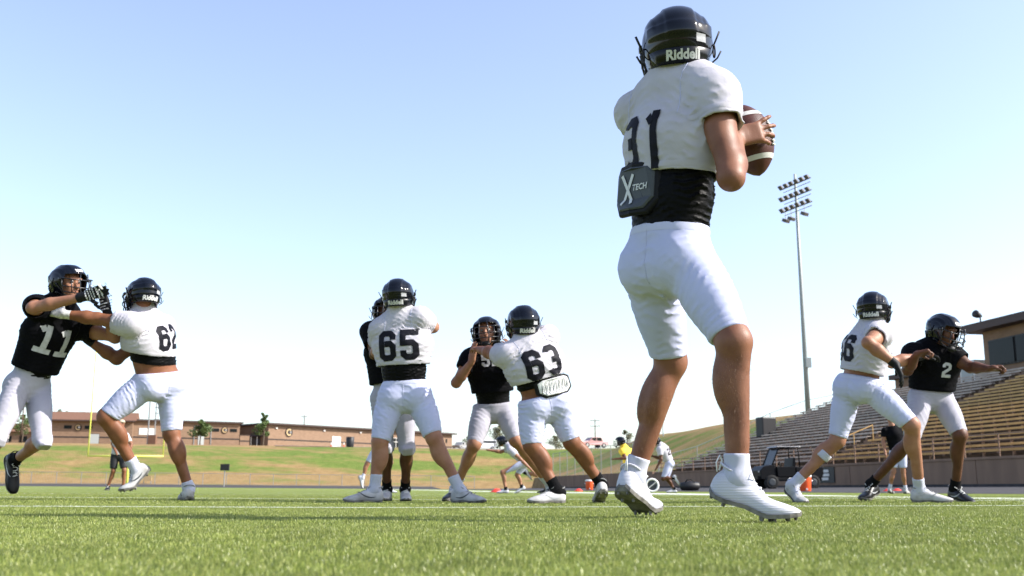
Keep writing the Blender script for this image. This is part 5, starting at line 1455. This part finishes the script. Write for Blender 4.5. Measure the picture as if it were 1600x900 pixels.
p = XZ(1078, 44, .03); bg_ = empty('kit_bag', p, 'black kit bag lying on the turf edge behind the right shoe', 'bag')
MB().tube([p + Vector((-.42, 0, .16)), p + Vector((-.36, 0, .18)), p + Vector((0, 0, .20)), p + Vector((.36, 0, .18)), p + Vector((.42, 0, .15))], [(.08, .07), (.17, .17), (.19, .20), (.17, .17), (.08, .07)], 14).build('body', 'sign_black', bg_, True)
for sg in (-1, 1): MB().tube([p + Vector((-.2, .1 * sg, .33)), p + Vector((-.1, .1 * sg, .46)), p + Vector((.1, .1 * sg, .46)), p + Vector((.2, .1 * sg, .33))], .015, 6).build('strap', 'rubber_black', bg_, True)
c = W(1019, 762, 33); rg_ = empty('marker_ring', (c.x, c.y, 0.01), 'white ring with dark slashed centre standing behind the left shoe', 'ring'); c.z = .22
MB().tube([c + Vector((.19 * math.cos(a), .02 * math.sin(a), .19 * math.sin(a))) for a in [k * math.pi / 14 for k in range(28)]], .034, 10, closed=True).build('ring', 'plastic_white', rg_, True)
MB().tube([c + Vector((0, .02, 0)), c + Vector((0, .05, 0))], .17, 20, ref=(1, 0, 0)).build('centre', 'pad_dark', rg_); MB().bar(c + Vector((-.11, .005, -.08)), c + Vector((.11, .005, .09)), .05, .02).build('slash', 'plastic_white', rg_)

# ------------------------------------------------------------------ trees
def tree(label, p, hgt, cr, leaf, seed, n=1400, trunk=.35, shape=1.0, lsz=.28, grp='trees along the skyline', name='tree'):
    r = np.random.default_rng(seed); p = Vector(p); rt = empty(name, p, label, 'tree' if name == 'tree' else 'shrub', grp); mb = MB()
    th = hgt * trunk; top = p + Vector((r.normal() * .15, 0, hgt * .82)); tr = hgt * .022
    mb.tube([p - Vector((0, 0, .4)), p + Vector((0, 0, th * .5)), p + Vector((.05, 0, th)), p.lerp(top, .75) + Vector((r.normal() * .1, r.normal() * .1, 0)), top], [tr * 1.3, tr, tr * .9, tr * .5, tr * .15], 8)
    cl = []
    for k in range(11):
        f = .25 + .72 * k / 10; a = r.uniform(0, 6.28) + k * 2.4; z = th * .8 + (hgt - th * .8) * f * .92
        rad = cr * (math.sin(math.pi * min(1, (.16 + .8 * f) ** shape)) ** .7) * r.uniform(.55, 1.0)
        e = p + Vector((math.cos(a) * rad * .8, math.sin(a) * rad * .8, z)); s = p + Vector((0, 0, min(z * .85, z - rad * .4)))
        mb.tube([s, s.lerp(e, .5) + Vector((0, 0, .05 * rad)), e], [tr * .45, tr * .3, tr * .1], 6); cl.append((e, max(.25, rad * r.uniform(.40, .62))))
        cl.append((s.lerp(e, .55) + Vector((0, 0, .1)), max(.25, rad * r.uniform(.35, .5))))
    mb.build('trunk', 'bark', rt, True)
    V = []; F = []
    for k in range(n):
        c, rr = cl[int(r.integers(len(cl)))]; d = r.normal(size=3); d /= np.linalg.norm(d); q = np.array(c) + d * rr * r.uniform(.35, 1.05) ** .6 * np.array([1, 1, .8])
        u = r.normal(size=3); u /= np.linalg.norm(u); w_ = np.cross(u, r.normal(size=3)); w_ /= np.linalg.norm(w_); sz = lsz * r.uniform(.6, 1.2); i = len(V)
        V += [q - u * sz * .5, q + w_ * sz * .32, q + u * sz * .5, q - w_ * sz * .32]; F.append((i, i + 1, i + 2, i + 3))
    me = np_mesh('crown', np.array(V) - np.array(p), np.array(F)); link_mesh('crown', me, leaf, rt, False)
tree('round leafy young tree standing before the flat roofed block', on_ground(312, 176), 4.6, 1.7, 'leaf_green', 11, 3000, .33, 1, .30)
tree('slender pale green tree between the two tan blocks', on_ground(411, 172), 5.9, 1.55, 'leaf_green', 12, 2600, .22, .8, .28)
tree('bushy tree behind the poles at the far left', on_ground(33, 200), 6.0, 2.4, 'leaf_green', 13, 1700, .3)
tree('olive tree showing above the brown pitched roof', on_ground(93, 235), 8.2, 3.6, 'leaf_olive', 14, 1900, .35, 1, .35)
tree('small olive tree above the roof of the field house', on_ground(114, 240), 6.4, 2.2, 'leaf_olive', 15, 900, .35, 1, .35)
tree('dry brown tree at the left edge of the skyline', on_ground(8, 250), 8.0, 4.5, 'leaf_dry', 16, 1500, .3, 1, .4)
tree('large dark tree behind the white van', on_ground(781, 262), 6.6, 3.4, 'leaf_olive', 17, 2200, .25, 1, .34)
tree('spreading tree right of the van behind the gymnasium corner', on_ground(800, 270), 5.6, 3.2, 'leaf_olive', 18, 1500, .25, 1, .34)
tree('grey green bush on the ridge left of player 63', on_ground(868, 265), 3.8, 3.0, 'leaf_olive', 19, 1100, .1, 1, .34, name='bush')
tree('low bush beside the silver pickup', on_ground(731, 262), 3.6, 1.6, 'leaf_olive', 20, 500, .1, 1, .34, name='bush')
tree('small tree tip behind the ridge by the yellow vest runner', W(979, 702, 200), 3.8, 1.7, 'leaf_olive', 21, 600, .3, 1, .3)
tree('small rounded bush at the right end of the flat roofed block', on_ground(245, 215), 5.4, 2.0, 'leaf_olive', 22, 700, .3, 1, .34)
# ------------------------------------------------------------------ quarterback
def G_(px, Y, z=0.0): return (px, Y, z)
def plate(root, c, rt, up, out, wd, ht, m_face, m_rim, ribs=0, cv=4.5):
    """padded back plate: chamfered outline, soft rim and ribbed face"""
    c, rt, up, out = Vector(c), Vector(rt).normalized(), Vector(up).normalized(), Vector(out).normalized(); ch = .28
    def octo(w_, h_, o):
        pts = []
        for x, y in ((-1 + ch * 1.3, -1), (0, -1.02), (1 - ch * 1.3, -1), (1, -1 + ch * 1.9), (1, 1 - ch), (1 - ch, 1), (0, 1.02), (-1 + ch, 1), (-1, 1 - ch), (-1, -1 + ch * 1.9)):
            xx, yy = x * w_ / 2, y * h_ / 2; pts.append(c + rt * xx + up * yy + out * (o - cv * xx * xx))
        return pts
    p = MB().loft([octo(wd * .96, ht * .96, -.014), octo(wd, ht, 0), octo(wd, ht, .010), octo(wd * .95, ht * .93, .016), octo(wd * .86, ht * .82, .014)]).build('back_plate', m_rim, root, False, .004)
    f = MB().loft([octo(wd * .85, ht * .80, .006), octo(wd * .85, ht * .80, .0175), octo(wd * .80, ht * .74, .0205)]).build('plate_face', m_face, p, False)
    for i in range(ribs):
        x = (-.5 + (i + .5) / ribs) * wd * .80
        MB().tube([c + rt * (x + .10 * ht * k) + up * (ht * .34 * k) + out * (.0215 - cv * x * x) for k in (-1, -.3, .3, 1)], [.0016, .003, .003, .0016], 6).build('rib', 'pad_dark' if m_face != 'pad_dark' else 'pad_rim', p, True)
    return p, f
QB_J = dict(pelvis=(1044, 412, 3.72), neck=(1060, 124, 3.68), shL=(1000, 178, 3.86), shR=(1112, 146, 3.56), elL=(1058, 262, 4.02), wrL=(1140, 222, 3.95),
            elR=(1143, 278, 3.44), wrR=(1150, 214, 3.565), knL=(1048, 566, 3.93), knR=(1146, 534, 3.46), head=(1058, 74, 3.66))
qb_feet = (dict(heel=G_(970, 3.90, .090), ball=G_(1008, 4.06, .010), bend=R(26)), dict(heel=G_(1103, 3.50, .080), ball=G_(1190, 3.47, .012), bend=R(19)))
qb, QD = person('quarterback in white number 31 jersey holding the football, back to the camera', QB_J, 50, qb_feet, 'skin_tan', h=.0056, hem=(.93, .93),
    top_hem=.315, under_hem=.10, waist=.135, head=(2, 4, -3), shoes=('shoe_white', 'shoe_white'), number='31', num_h=.215, num_at=.61, numdx=-.018, num_w=.47, uw=1.06, wrk=.005, tab=True, s=1.0, b=1.03, helm_s=1.07,
    hands=dict(R=dict(d=(.86, .10, .22), n=(-.1, 1, -.05), curl=((0, 12, 20), (6, 18, 24), (10, 22, 26), (12, 26, 28)), spread=.34, thumb=(.5, .3, .8)),
               L=dict(d=(.5, -.55, .1), n=(.6, -.8, 0), curl=(20, 30, 30), spread=.2)), sleeve=.40, sleeve_r=1.06, seed=3, sock_len=(.075, .075))
def leg_hair(root, D, n=4600):
    bo = [c for c in root.children if c.name.startswith('body')][0]; me = bo.data; r = np.random.default_rng(5)
    k = len(me.polygons); ce = np.empty(k * 3, np.float32); no = np.empty(k * 3, np.float32); me.polygons.foreach_get('center', ce); me.polygons.foreach_get('normal', no)
    ce = ce.reshape(-1, 3) + np.array(root.location); no = no.reshape(-1, 3); pick = np.zeros(k, bool); dn = np.zeros((k, 3))
    for q in 'LR':
        a, b = np.array(D['P']['kn' + q]), np.array(D['ank'][q]); w_ = b - a; t = ((ce - a) @ w_) / (w_ @ w_); d = np.linalg.norm(ce - a - t[:, None] * w_, axis=1)
        m = (t > .10) & (t < .78) & (d < .11); pick |= m; dn[m] = w_ / np.linalg.norm(w_)
    ii = r.choice(np.nonzero(pick)[0], n); c = ce[ii] + r.normal(0, .002, (n, 3)); nn = no[ii]; dr = nn * .55 + dn[ii] * .8 + r.normal(0, .25, (n, 3)); dr /= np.linalg.norm(dr, axis=1)[:, None]
    sd_ = np.cross(dr, r.normal(size=(n, 3))); sd_ /= np.linalg.norm(sd_, axis=1)[:, None]; L_ = r.uniform(.006, .013, n)[:, None]
    V = np.stack([c - sd_ * .00024, c + sd_ * .00024, c + dr * L_], 1).reshape(-1, 3) - np.array(root.location)
    o = link_mesh('leg_hair', np_mesh('leg_hair', V, np.arange(n * 3).reshape(-1, 3)), 'hair_light', root, False); o['kind'] = 'stuff'
leg_hair(qb, QD)
pc = QD['pel'] + QD['U'] * .258 - QD['F'] * .146 - QD['SR'] * .052
pl, plf = plate(qb, pc, QD['SR'], QD['U'], -QD['F'], .225, .195, 'pad_dark', 'pad_rim', 0, 3.0)
b_ = bvh_of(plf)
wrap('lettering', [poly2d([(-.5, -1), (.5, 1)], .24, .055), poly2d([(-.5, 1), (.5, -1)], .24, .055)], b_, pc + QD['SR'] * -.026, QD['SR'], QD['U'], QD['F'], 'print_white', pl, .003)
wrap('lettering', [lettering('TECH', .030, .0008, .2, .02)], b_, pc + QD['SR'] * .034 + QD['U'] * .004, QD['SR'], QD['U'], QD['F'], 'print_white', pl, .0035)
# ------------------------------------------------------------------ the ball in his hands
def football(c, ax, L=.285, r=.086):
    c = Vector(c); ax = Vector(ax).normalized(); u, v, d = frame(ax, (0, -1, 0)); rt = empty('football', c, 'brown leather football with white stripes in the quarterback hands', 'ball')
    rad = lambda t: r * max(0, (1 - abs(t) ** 2.15)) ** .72 + .001
    def rings(t0, t1, n, off=0): return [[c + d * (t * L / 2) + (u * math.cos(a) + v * math.sin(a)) * (rad(t) + off) for a in [2 * math.pi * k / 28 for k in range(28)]] for t in frange(t0, t1, n)]
    MB().loft(rings(-1, 1, 30)).build('bladder', 'leather', rt, True)
    for t0, t1 in ((-.66, -.54), (.54, .66)): MB().loft(rings(t0, t1, 4, .0012), False).build('stripe', 'ball_stripe', rt, True)
    mb = MB(); fr = lambda t, a, o: c + d * (t * L / 2) + (u * math.cos(a) + v * math.sin(a)) * (rad(t) + o)
    mb.tube([fr(t, 2.5, .003) for t in frange(-.36, .36, 8)], .0025, 6)
    for t in frange(-.34, .34, 7): mb.tube([fr(t, 2.5 + q, .0035) for q in (-.15, 0, .15)], .003, 6)
    o = mb.build('lacing', 'ball_stripe', rt, True)
football(W(1171, 219, 3.70), W(1155, 162, 3.70) - W(1187, 275, 3.70))

# ------------------------------------------------------------------ pass protection, left to right
GR = 'football players on the turf'
DOTS = lambda g, q, P, hd: None
def dotted(g, q, P, hd):                                   # white palm print of the receiver gloves
    bv = bvh_of(g); d = Vector(hd['d']).normalized(); n = Vector(hd['n']); n = (n - d * n.dot(d)).normalized(); t = d.cross(n); sh = []
    for i in range(7):
        for j in range(-2, 3):
            x, y = j * .017 + (.008 if i % 2 else 0), .015 + i * .022; sh.append(([(x - .006, y - .004), (x + .006, y - .004), (x + .006, y + .004), (x - .006, y + .004)], [(0, 1, 2, 3)]))
    for into in (n, -n):
        o = wrap('palm_print', sh, bv, P['wr' + q], t, d, into, 'print_white', g, .002, .15, .3)
        if o: o['kind'] = 'stuff'
n11, D11 = person('black number 11 jersey player leaning in, arms raised, at the left edge', dict(pelvis=(44, 603, 8.3), neck=(93, 478, 8.2), shL=(120, 512, 8.36), shR=(58, 480, 8.05), elL=(180, 527, 8.25), wrL=(167, 486, 8.15),
    elR=(52, 481, 7.78), wrR=(134, 463, 7.74), knL=(66, 688, 8.15), knR=(-8, 690, 8.0), head=(106, 442, 8.14)), 112,
    (dict(heel=(13, 712, 8.62), ball=(17, 750, 8.58), px=1, up=(.75, -.65, .15)), dict(heel=G_(-60, 8.1, .0), ball=G_(-45, 8.0, .0))), 'skin_fair', 'jersey_black', 'pants_grey',
    hem=(1.04, 1.04), kpads=True, top_hem=.13, under_hem=.08, number='II', num_front=True, num_h=.22, num_at=.62, head=(118, -6, 6), socks=('sock_black', 'sock_black'), sock_len=(.10, .10), shoes=('shoe_black', 'shoe_black'), stripe=('print_white', 'print_white'),
    gloves=dict(L='glove_black', R='glove_black'), hands=dict(R=dict(d=(.93, -.1, .33), n=(-.2, -.9, -.3), curl=((0, 5, 5), (5, 8, 8), (8, 10, 10), (10, 12, 12)), spread=.1), L=dict(d=(-.25, -.15, .95), n=(-.5, -.85, 0), curl=(12, 25, 25))),
    eyes=True, s=1.06, b=.98, seed=21, sleeve=.5, extra=dict(glove=dotted), wide=1.0, wrk=.005)
n62, D62 = person('white jersey blocker seen from behind, bare lower back, pushing against number 11', dict(pelvis=(249, 598, 8.4), neck=(222, 492, 8.28), shL=(207, 508, 8.06), shR=(254, 510, 8.50), elL=(152, 498, 8.08), wrL=(100, 491, 8.04),
    elR=(182, 560, 8.46), wrR=(136, 531, 8.32), knL=(166, 652, 8.22), knR=(268, 678, 8.45), head=(224, 462, 8.2)), -48,
    (dict(heel=(238, 733, 8.46), ball=(210, 766, 8.40), px=1, bend=R(38), up=(-.6, -.2, .8)), dict(heel=G_(296, 8.45, .0), ball=G_(288, 8.64, .0))), 'skin_mid', 'jersey_white', 'pants_white',
    hem=(.93, .95), top_hem=.245, under_hem=.165, waist=.085, number='62', num_h=.21, num_at=.60, head=(-42, -14, 0), shoes=('shoe_dirty', 'shoe_dirty'), laces=('lace_black', 'lace_black'), stripe=('pad_dark', 'pad_dark'), sock_len=(.09, .05),
    gloves=dict(L='glove_white', R='glove_black'), hands=dict(L=dict(d=(-.85, .1, .25), n=(-.3, .9, 0), curl=(20, 25, 20), spread=.2), R=dict(d=(-.9, .0, .4), n=(-.3, .2, .9), curl=(10, 15, 15))),
    s=1.02, b=1.22, hem_tilt=(.40, 0, 0), seed=22, emblem=True, sleeve=.50, wrk=.008)
n65, D65 = person('white number 65 jersey lineman with legs spread wide, back to the camera', dict(pelvis=(633, 618, 8.35), neck=(627, 496, 8.30), shL=(597, 515, 8.30), shR=(655, 498, 8.26), elL=(589, 549, 8.52), wrL=(602, 546, 8.78),
    elR=(676, 511, 8.46), wrR=(650, 520, 8.70), knL=(594, 690, 8.28), knR=(678, 684, 8.26), head=(622, 463, 8.26)), 0,
    (dict(heel=G_(599, 8.32, .0), ball=G_(562, 8.26, .0)), dict(heel=G_(706, 8.28, .0), ball=G_(735, 8.18, .0))), 'skin_fair', number='65', num_h=.245, num_at=.63, head=(4, 0, -3), hem=(.97, .93), top_hem=.235, under_hem=.09, waist=.12,
    shoes=('shoe_dirty', 'shoe_dirty'), laces=('lace_grey', 'lace_grey'), stripe=('pad_dark', 'pad_dark'), sock_len=(.115, .115), s=1.02, b=1.16, seed=23, sleeve=.62, wrk=.009)
nB, DB = person('black jersey rusher mostly hidden behind number 65', dict(pelvis=(612, 622, 9.0), neck=(604, 512, 8.98), shL=(632, 520, 8.95), shR=(580, 518, 8.92), elL=(640, 548, 8.8), wrL=(620, 540, 8.72),
    elR=(586, 553, 8.78), wrR=(606, 530, 8.70), knL=(636, 702, 9.0), knR=(603, 700, 9.0), head=(604, 488, 8.92)), 182,
    (dict(heel=G_(632, 9.35, .0), ball=G_(634, 9.15, .0)), dict(heel=G_(606, 9.35, .0), ball=G_(601, 9.15, .0))), 'skin_brown', 'jersey_black', 'pants_grey', hem=(1.06, 1.06), kpads=True, top_hem=.12, under_hem=.08, head=(170, 0, 0),
    socks=('sock_black', 'sock_black'), sock_len=(.10, .10), shoes=('shoe_dirty', 'shoe_dirty'), s=1.0, b=1.0, seed=24, eyes=True)
nM, DM = person('black jersey rusher facing the camera, face visible, locked with number 63', dict(pelvis=(772, 640, 9.1), neck=(764, 546, 9.02), shL=(792, 560, 9.0), shR=(737, 560, 8.98), elL=(812, 585, 8.85), wrL=(800, 556, 8.66),
    elR=(713, 598, 8.92), wrR=(737, 565, 8.76), knL=(806, 688, 8.98), knR=(741, 694, 8.95), head=(761, 520, 8.92)), 176,
    (dict(heel=G_(858, 9.35, .06), ball=G_(862, 9.18, .01)), dict(heel=G_(715, 9.25, .0), ball=G_(704, 9.08, .0))), 'skin_fair', 'jersey_black', 'pants_grey', hem=(.97, .97), top_hem=.15, under_hem=.02, waist=.06, head=(188, 2, 6), number='52', num_front=True, num_h=.12, num_at=.84,
    hands=dict(R=dict(d=(.15, -.25, .95), n=(.6, .5, 0), curl=(8, 10, 10), spread=.12), L=dict(d=(-.3, -.5, .8), n=(-.5, .3, 0), curl=(20, 20, 20))),
    sock_len=(.13, .13), shoes=('shoe_black', 'shoe_black'), laces=('lace_white', 'lace_white'), s=1.0, b=1.0, seed=25, eyes=True, sleeve=.5, wrk=.005, decal=False)
n63, D63 = person('white number 63 jersey lineman with white back plate, back to the camera', dict(pelvis=(853, 632, 8.05), neck=(824, 534, 7.98), shL=(794, 556, 7.92), shR=(852, 530, 8.05), elL=(772, 553, 8.16), wrL=(748, 546, 8.42),
    elR=(860, 520, 8.34), wrR=(832, 530, 8.52), knL=(831, 696, 7.98), knR=(893, 690, 8.06), head=(818, 505, 7.98)), -14,
    (dict(heel=G_(883, 8.02, .0), ball=G_(847, 7.94, .0)), dict(heel=G_(943, 8.10, .075), ball=G_(937, 8.27, .008), bend=R(22))), 'skin_mid', number='63', num_h=.235, num_at=.64, head=(-12, 2, -4), hem=(.98, .95), top_hem=.20, under_hem=.15, waist=.075,
    socks=('sock_black', 'sock_black'), sock_len=(.09, .09), shoes=('shoe_dirty', 'shoe_dirty'), laces=('lace_grey', 'lace_grey'), stripe=('sticker_grey', 'sticker_grey'), s=1.0, b=1.20, seed=26, sleeve=.62, wrk=.0095, hands=dict(L=dict(d=(-.3, .9, .2), n=(0, .2, -1), curl=(20, 25, 20))))
pc = D63['pel'] + D63['U'] * .125 - D63['F'] * .150 + D63['SR'] * .045
plate(n63, pc, D63['SR'] + D63['U'] * -.05, D63['U'], -D63['F'], .31, .15, 'plastic_white', 'pad_rim', 9, 1.8)
n56, D56 = person('white jersey lineman with black glove striding right, white band below the knee', dict(pelvis=(1342, 604, 8.35), neck=(1362, 512, 8.28), shL=(1350, 528, 8.46), shR=(1376, 522, 8.10), elL=(1394, 566, 8.55), wrL=(1440, 557, 8.62),
    elR=(1357, 536, 7.86), wrR=(1400, 570, 7.84), knL=(1308, 688, 8.48), knR=(1424, 664, 8.12), head=(1364, 483, 8.24)), 58,
    (dict(heel=G_(1229, 8.72, .095), ball=G_(1245, 8.58, .005), bend=R(28)), dict(heel=G_(1423, 8.34, .0), ball=G_(1464, 8.28, .0))), 'skin_fair', number='56', num_h=.22, num_at=.58, head=(28, -4, 0), hem=(.93, .93), top_hem=.11, under=None, waist=.085,
    gloves=dict(L='glove_black', R='glove_black'), hands=dict(R=dict(d=(.35, -.05, -.93), n=(-.8, .3, -.3), curl=((8, 15, 15), (12, 20, 15), (15, 25, 20), (15, 25, 20)), spread=.15), L=dict(d=(.9, .1, .1), n=(0, .2, -1), curl=(25, 30, 30))),
    shoes=('shoe_grey', 'shoe_dirty'), laces=('lace_grey', 'lace_grey'), stripe=(None, 'sticker_grey'), sock_len=(.10, .10), s=1.0, b=1.13, seed=27, sleeve=.45, wrk=.009, wide=1.05)
kb = D56['P']['knL']; kd = (D56['ank']['L'] - kb); MB().tube([kb + kd * .26, kb + kd * .28, kb + kd * .36, kb + kd * .38], [.0615, .064, .063, .0605], 18).build('calf_band', 'sock_white', n56, True)
nH, DH = person('black jersey defender with outstretched fist at the right, facing the camera', dict(pelvis=(1455, 622, 8.98), neck=(1462, 540, 8.88), shL=(1488, 556, 8.82), shR=(1428, 552, 8.84), elL=(1516, 574, 8.72), wrL=(1546, 576, 8.52),
    elR=(1418, 578, 8.66), wrR=(1433, 553, 8.45), knL=(1500, 680, 8.78), knR=(1424, 686, 8.80), head=(1474, 516, 8.72)), 172,
    (dict(heel=G_(1484, 9.05, .02), ball=G_(1502, 8.90, .0)), dict(heel=G_(1371, 9.20, .07), ball=G_(1354, 9.06, .01), bend=R(15))), 'skin_brown', 'jersey_black', 'pants_grey', hem=(.95, .95), top_hem=.07, under=None, waist=.07, head=(150, -26, 0), number='2', num_front=True, num_h=.13, num_at=.58, numdx=-.055,
    hands=dict(L=dict(d=(.9, -.2, .02), n=(.1, -.4, -.9), curl=(55, 75, 50), thumb=(.4, .6, .6)), R=dict(d=(.75, -.3, .15), n=(.2, -.3, -.9), curl=(50, 75, 50), thumb=(.4, .6, .6))),
    socks=('sock_black', 'sock_black'), sock_len=(.08, .08), shoes=('shoe_black', 'shoe_black'), stripe=('sticker_grey', 'sticker_grey'), s=1.0, b=1.05, seed=28, sleeve=.55, wrk=.005)
# ------------------------------------------------------------------ people farther down the field
BG = 'people farther down the field'
def bgp(label, J, face, feet, skin_m, **k):
    d = dict(h=.017, group=BG, decal=False, wrk=.003); d.update(k); return person(label, J, face, feet, skin_m, **d)
def stand(px, Y, py_top, lean=0): pass
Yc = 27.0
bgp('coach in grey shirt, black shorts and tan cap standing behind the left pair', dict(pelvis=(185, 712, Yc), neck=(189, 675, Yc), shL=(197, 680, Yc), shR=(178, 680, Yc), elL=(205, 694, Yc), wrL=(203, 708, Yc - .1), elR=(176, 694, Yc), wrR=(181, 706, Yc - .2), knL=(194, 735, Yc - .05), knR=(177, 736, Yc - .05), head=(190, 663, Yc)), 170,
    (dict(heel=G_(191, Yc + .05, 0), ball=G_(193, Yc - .12, 0)), dict(heel=G_(169, Yc + .05, 0), ball=G_(167, Yc - .12, 0))), 'skin_mid', top='shirt_grey', legs='shorts_black', pads=False, helm=False, cap='cap_tan', hem=(.85, .85), loose=True, top_hem=.02, under=None, waist=.12, head=(160, 0, 0), socks=('sock_black', 'sock_black'), sock_len=(.03, .03), shoes=('shoe_black', 'shoe_black'), sleeve=.75)
Y = 25.0
bgp('runner in white pants mostly hidden behind the left leg of number 65', dict(pelvis=(590, 700, Y), neck=(602, 664, Y), shL=(598, 670, Y + .2), shR=(606, 670, Y - .2), elL=(606, 690, Y + .3), wrL=(612, 716, Y + .2), elR=(600, 690, Y - .3), wrR=(608, 700, Y - .3), knL=(606, 724, Y + .1), knR=(574, 724, Y - .1), head=(606, 652, Y)), 80,
    (dict(heel=G_(600, Y + .1, 0), ball=G_(613, Y + .1, 0)), dict(heel=(559, 744, Y - .1), ball=(563, 756, Y - .1), px=1, up=(1, 0, .4))), 'skin_fair', top='jersey_black', legs='pants_white', hem=(.9, .9), top_hem=.02, under=None, head=(80, 0, 0), shoes=('shoe_white', 'shoe_white'))
Y = 26.5
bgp('bare armed runner in white pants bending low behind the middle pair', dict(pelvis=(822, 722, Y), neck=(796, 697, Y), shL=(797, 703, Y - .2), shR=(800, 701, Y + .2), elL=(812, 716, Y - .3), wrL=(830, 734, Y - .3), elR=(782, 706, Y + .3), wrR=(768, 704, Y + .3), knL=(785, 738, Y - .1), knR=(808, 742, Y + .1), head=(784, 690, Y)), -85,
    (dict(heel=G_(795, Y - .1, 0), ball=G_(782, Y - .1, 0)), dict(heel=G_(822, Y + .1, .10), ball=G_(812, Y + .1, .03))), 'skin_fair', top='jersey_white', legs='pants_white', hem=(.9, .9), top_hem=.16, under=None, head=(-85, -10, 0), socks=('sock_black', 'sock_black'), sock_len=(.06, .06), shoes=('shoe_white', 'shoe_white'))
bgp('player beside the bending runner with one black shoe kicked up', dict(pelvis=(846, 718, Y + .6), neck=(838, 684, Y + .6), shL=(838, 690, Y + .4), shR=(840, 689, Y + .8), elL=(848, 702, Y + .4), wrL=(838, 712, Y + .4), elR=(850, 702, Y + .9), wrR=(836, 708, Y + .9), knL=(838, 742, Y + .5), knR=(848, 744, Y + .7), head=(834, 672, Y + .6)), -80,
    (dict(heel=(824, 732, Y + .5), ball=(829, 743, Y + .5), px=1, up=(-1, 0, .3)), dict(heel=G_(858, Y + .7, 0), ball=G_(847, Y + .7, 0))), 'skin_fair', top='jersey_white', legs='pants_white', hem=(.9, .9), top_hem=.05, under=None, head=(-80, -10, 0), socks=('sock_black', 'sock_black'), sock_len=(.06, .06), shoes=('shoe_grey', 'shoe_black'))
Y = 30.0
bgp('helmeted runner in yellow and white jersey running left of the quarterback legs', dict(pelvis=(985, 733, Y), neck=(977, 701, Y), shL=(972, 705, Y - .22), shR=(984, 705, Y + .22), elL=(977, 716, Y - .3), wrL=(963, 717, Y - .3), elR=(994, 717, Y + .3), wrR=(984, 724, Y + .3), knL=(972, 752, Y - .1), knR=(990, 756, Y + .1), head=(969, 690, Y)), -75,
    (dict(heel=G_(984, Y - .1, 0), ball=G_(972, Y - .1, 0)), dict(heel=G_(1004, Y + .1, .12), ball=G_(996, Y + .1, .03))), 'skin_brown', top='jersey_yellow', legs='pants_white', hem=(.9, .9), top_hem=.06, under=None, head=(-80, -8, 0), sleeve=.5, shoes=('shoe_white', 'shoe_white'))
bgp('white jersey runner leaning left between the quarterback legs', dict(pelvis=(1046, 724, Y), neck=(1035, 697, Y), shL=(1031, 702, Y - .22), shR=(1040, 701, Y + .22), elL=(1033, 718, Y - .3), wrL=(1027, 729, Y - .3), elR=(1030, 716, Y + .3), wrR=(1018, 712, Y + .3), knL=(1036, 748, Y - .1), knR=(1042, 748, Y + .1), head=(1024, 690, Y)), -72,
    (dict(heel=(1056, 741, Y - .1), ball=(1060, 751, Y - .1), px=1, up=(-1, 0, .3)), dict(heel=G_(1058, Y + .1, 0), ball=G_(1047, Y + .1, 0))), 'skin_brown', top='jersey_white', legs='pants_white', hem=(.9, .9), top_hem=.08, under=None, head=(-75, -10, 0), number='22', num_h=.2, num_at=.6, socks=('sock_black', 'sock_black'), sock_len=(.06, .06), shoes=('shoe_white', 'shoe_white'))
Y = 24.0
bgp('bystander in black shirt and white shorts walking behind the right pair', dict(pelvis=(1403, 706, Y), neck=(1393, 666, Y), shL=(1382, 673, Y), shR=(1404, 672, Y), elL=(1380, 690, Y), wrL=(1383, 706, Y - .1), elR=(1410, 690, Y), wrR=(1414, 706, Y), knL=(1396, 737, Y), knR=(1411, 737, Y), head=(1391, 652, Y)), 20,
    (dict(heel=G_(1389, Y, .03), ball=G_(1394, Y + .18, 0)), dict(heel=G_(1414, Y, 0), ball=G_(1418, Y + .18, 0))), 'skin_fair', top='jersey_black', legs='pants_white', pads=False, helm=False, hem=(.80, .80), loose=True, top_hem=.06, under=None, head=(30, 0, 0), shoes=('shoe_grey', 'shoe_grey'), sleeve=.6)
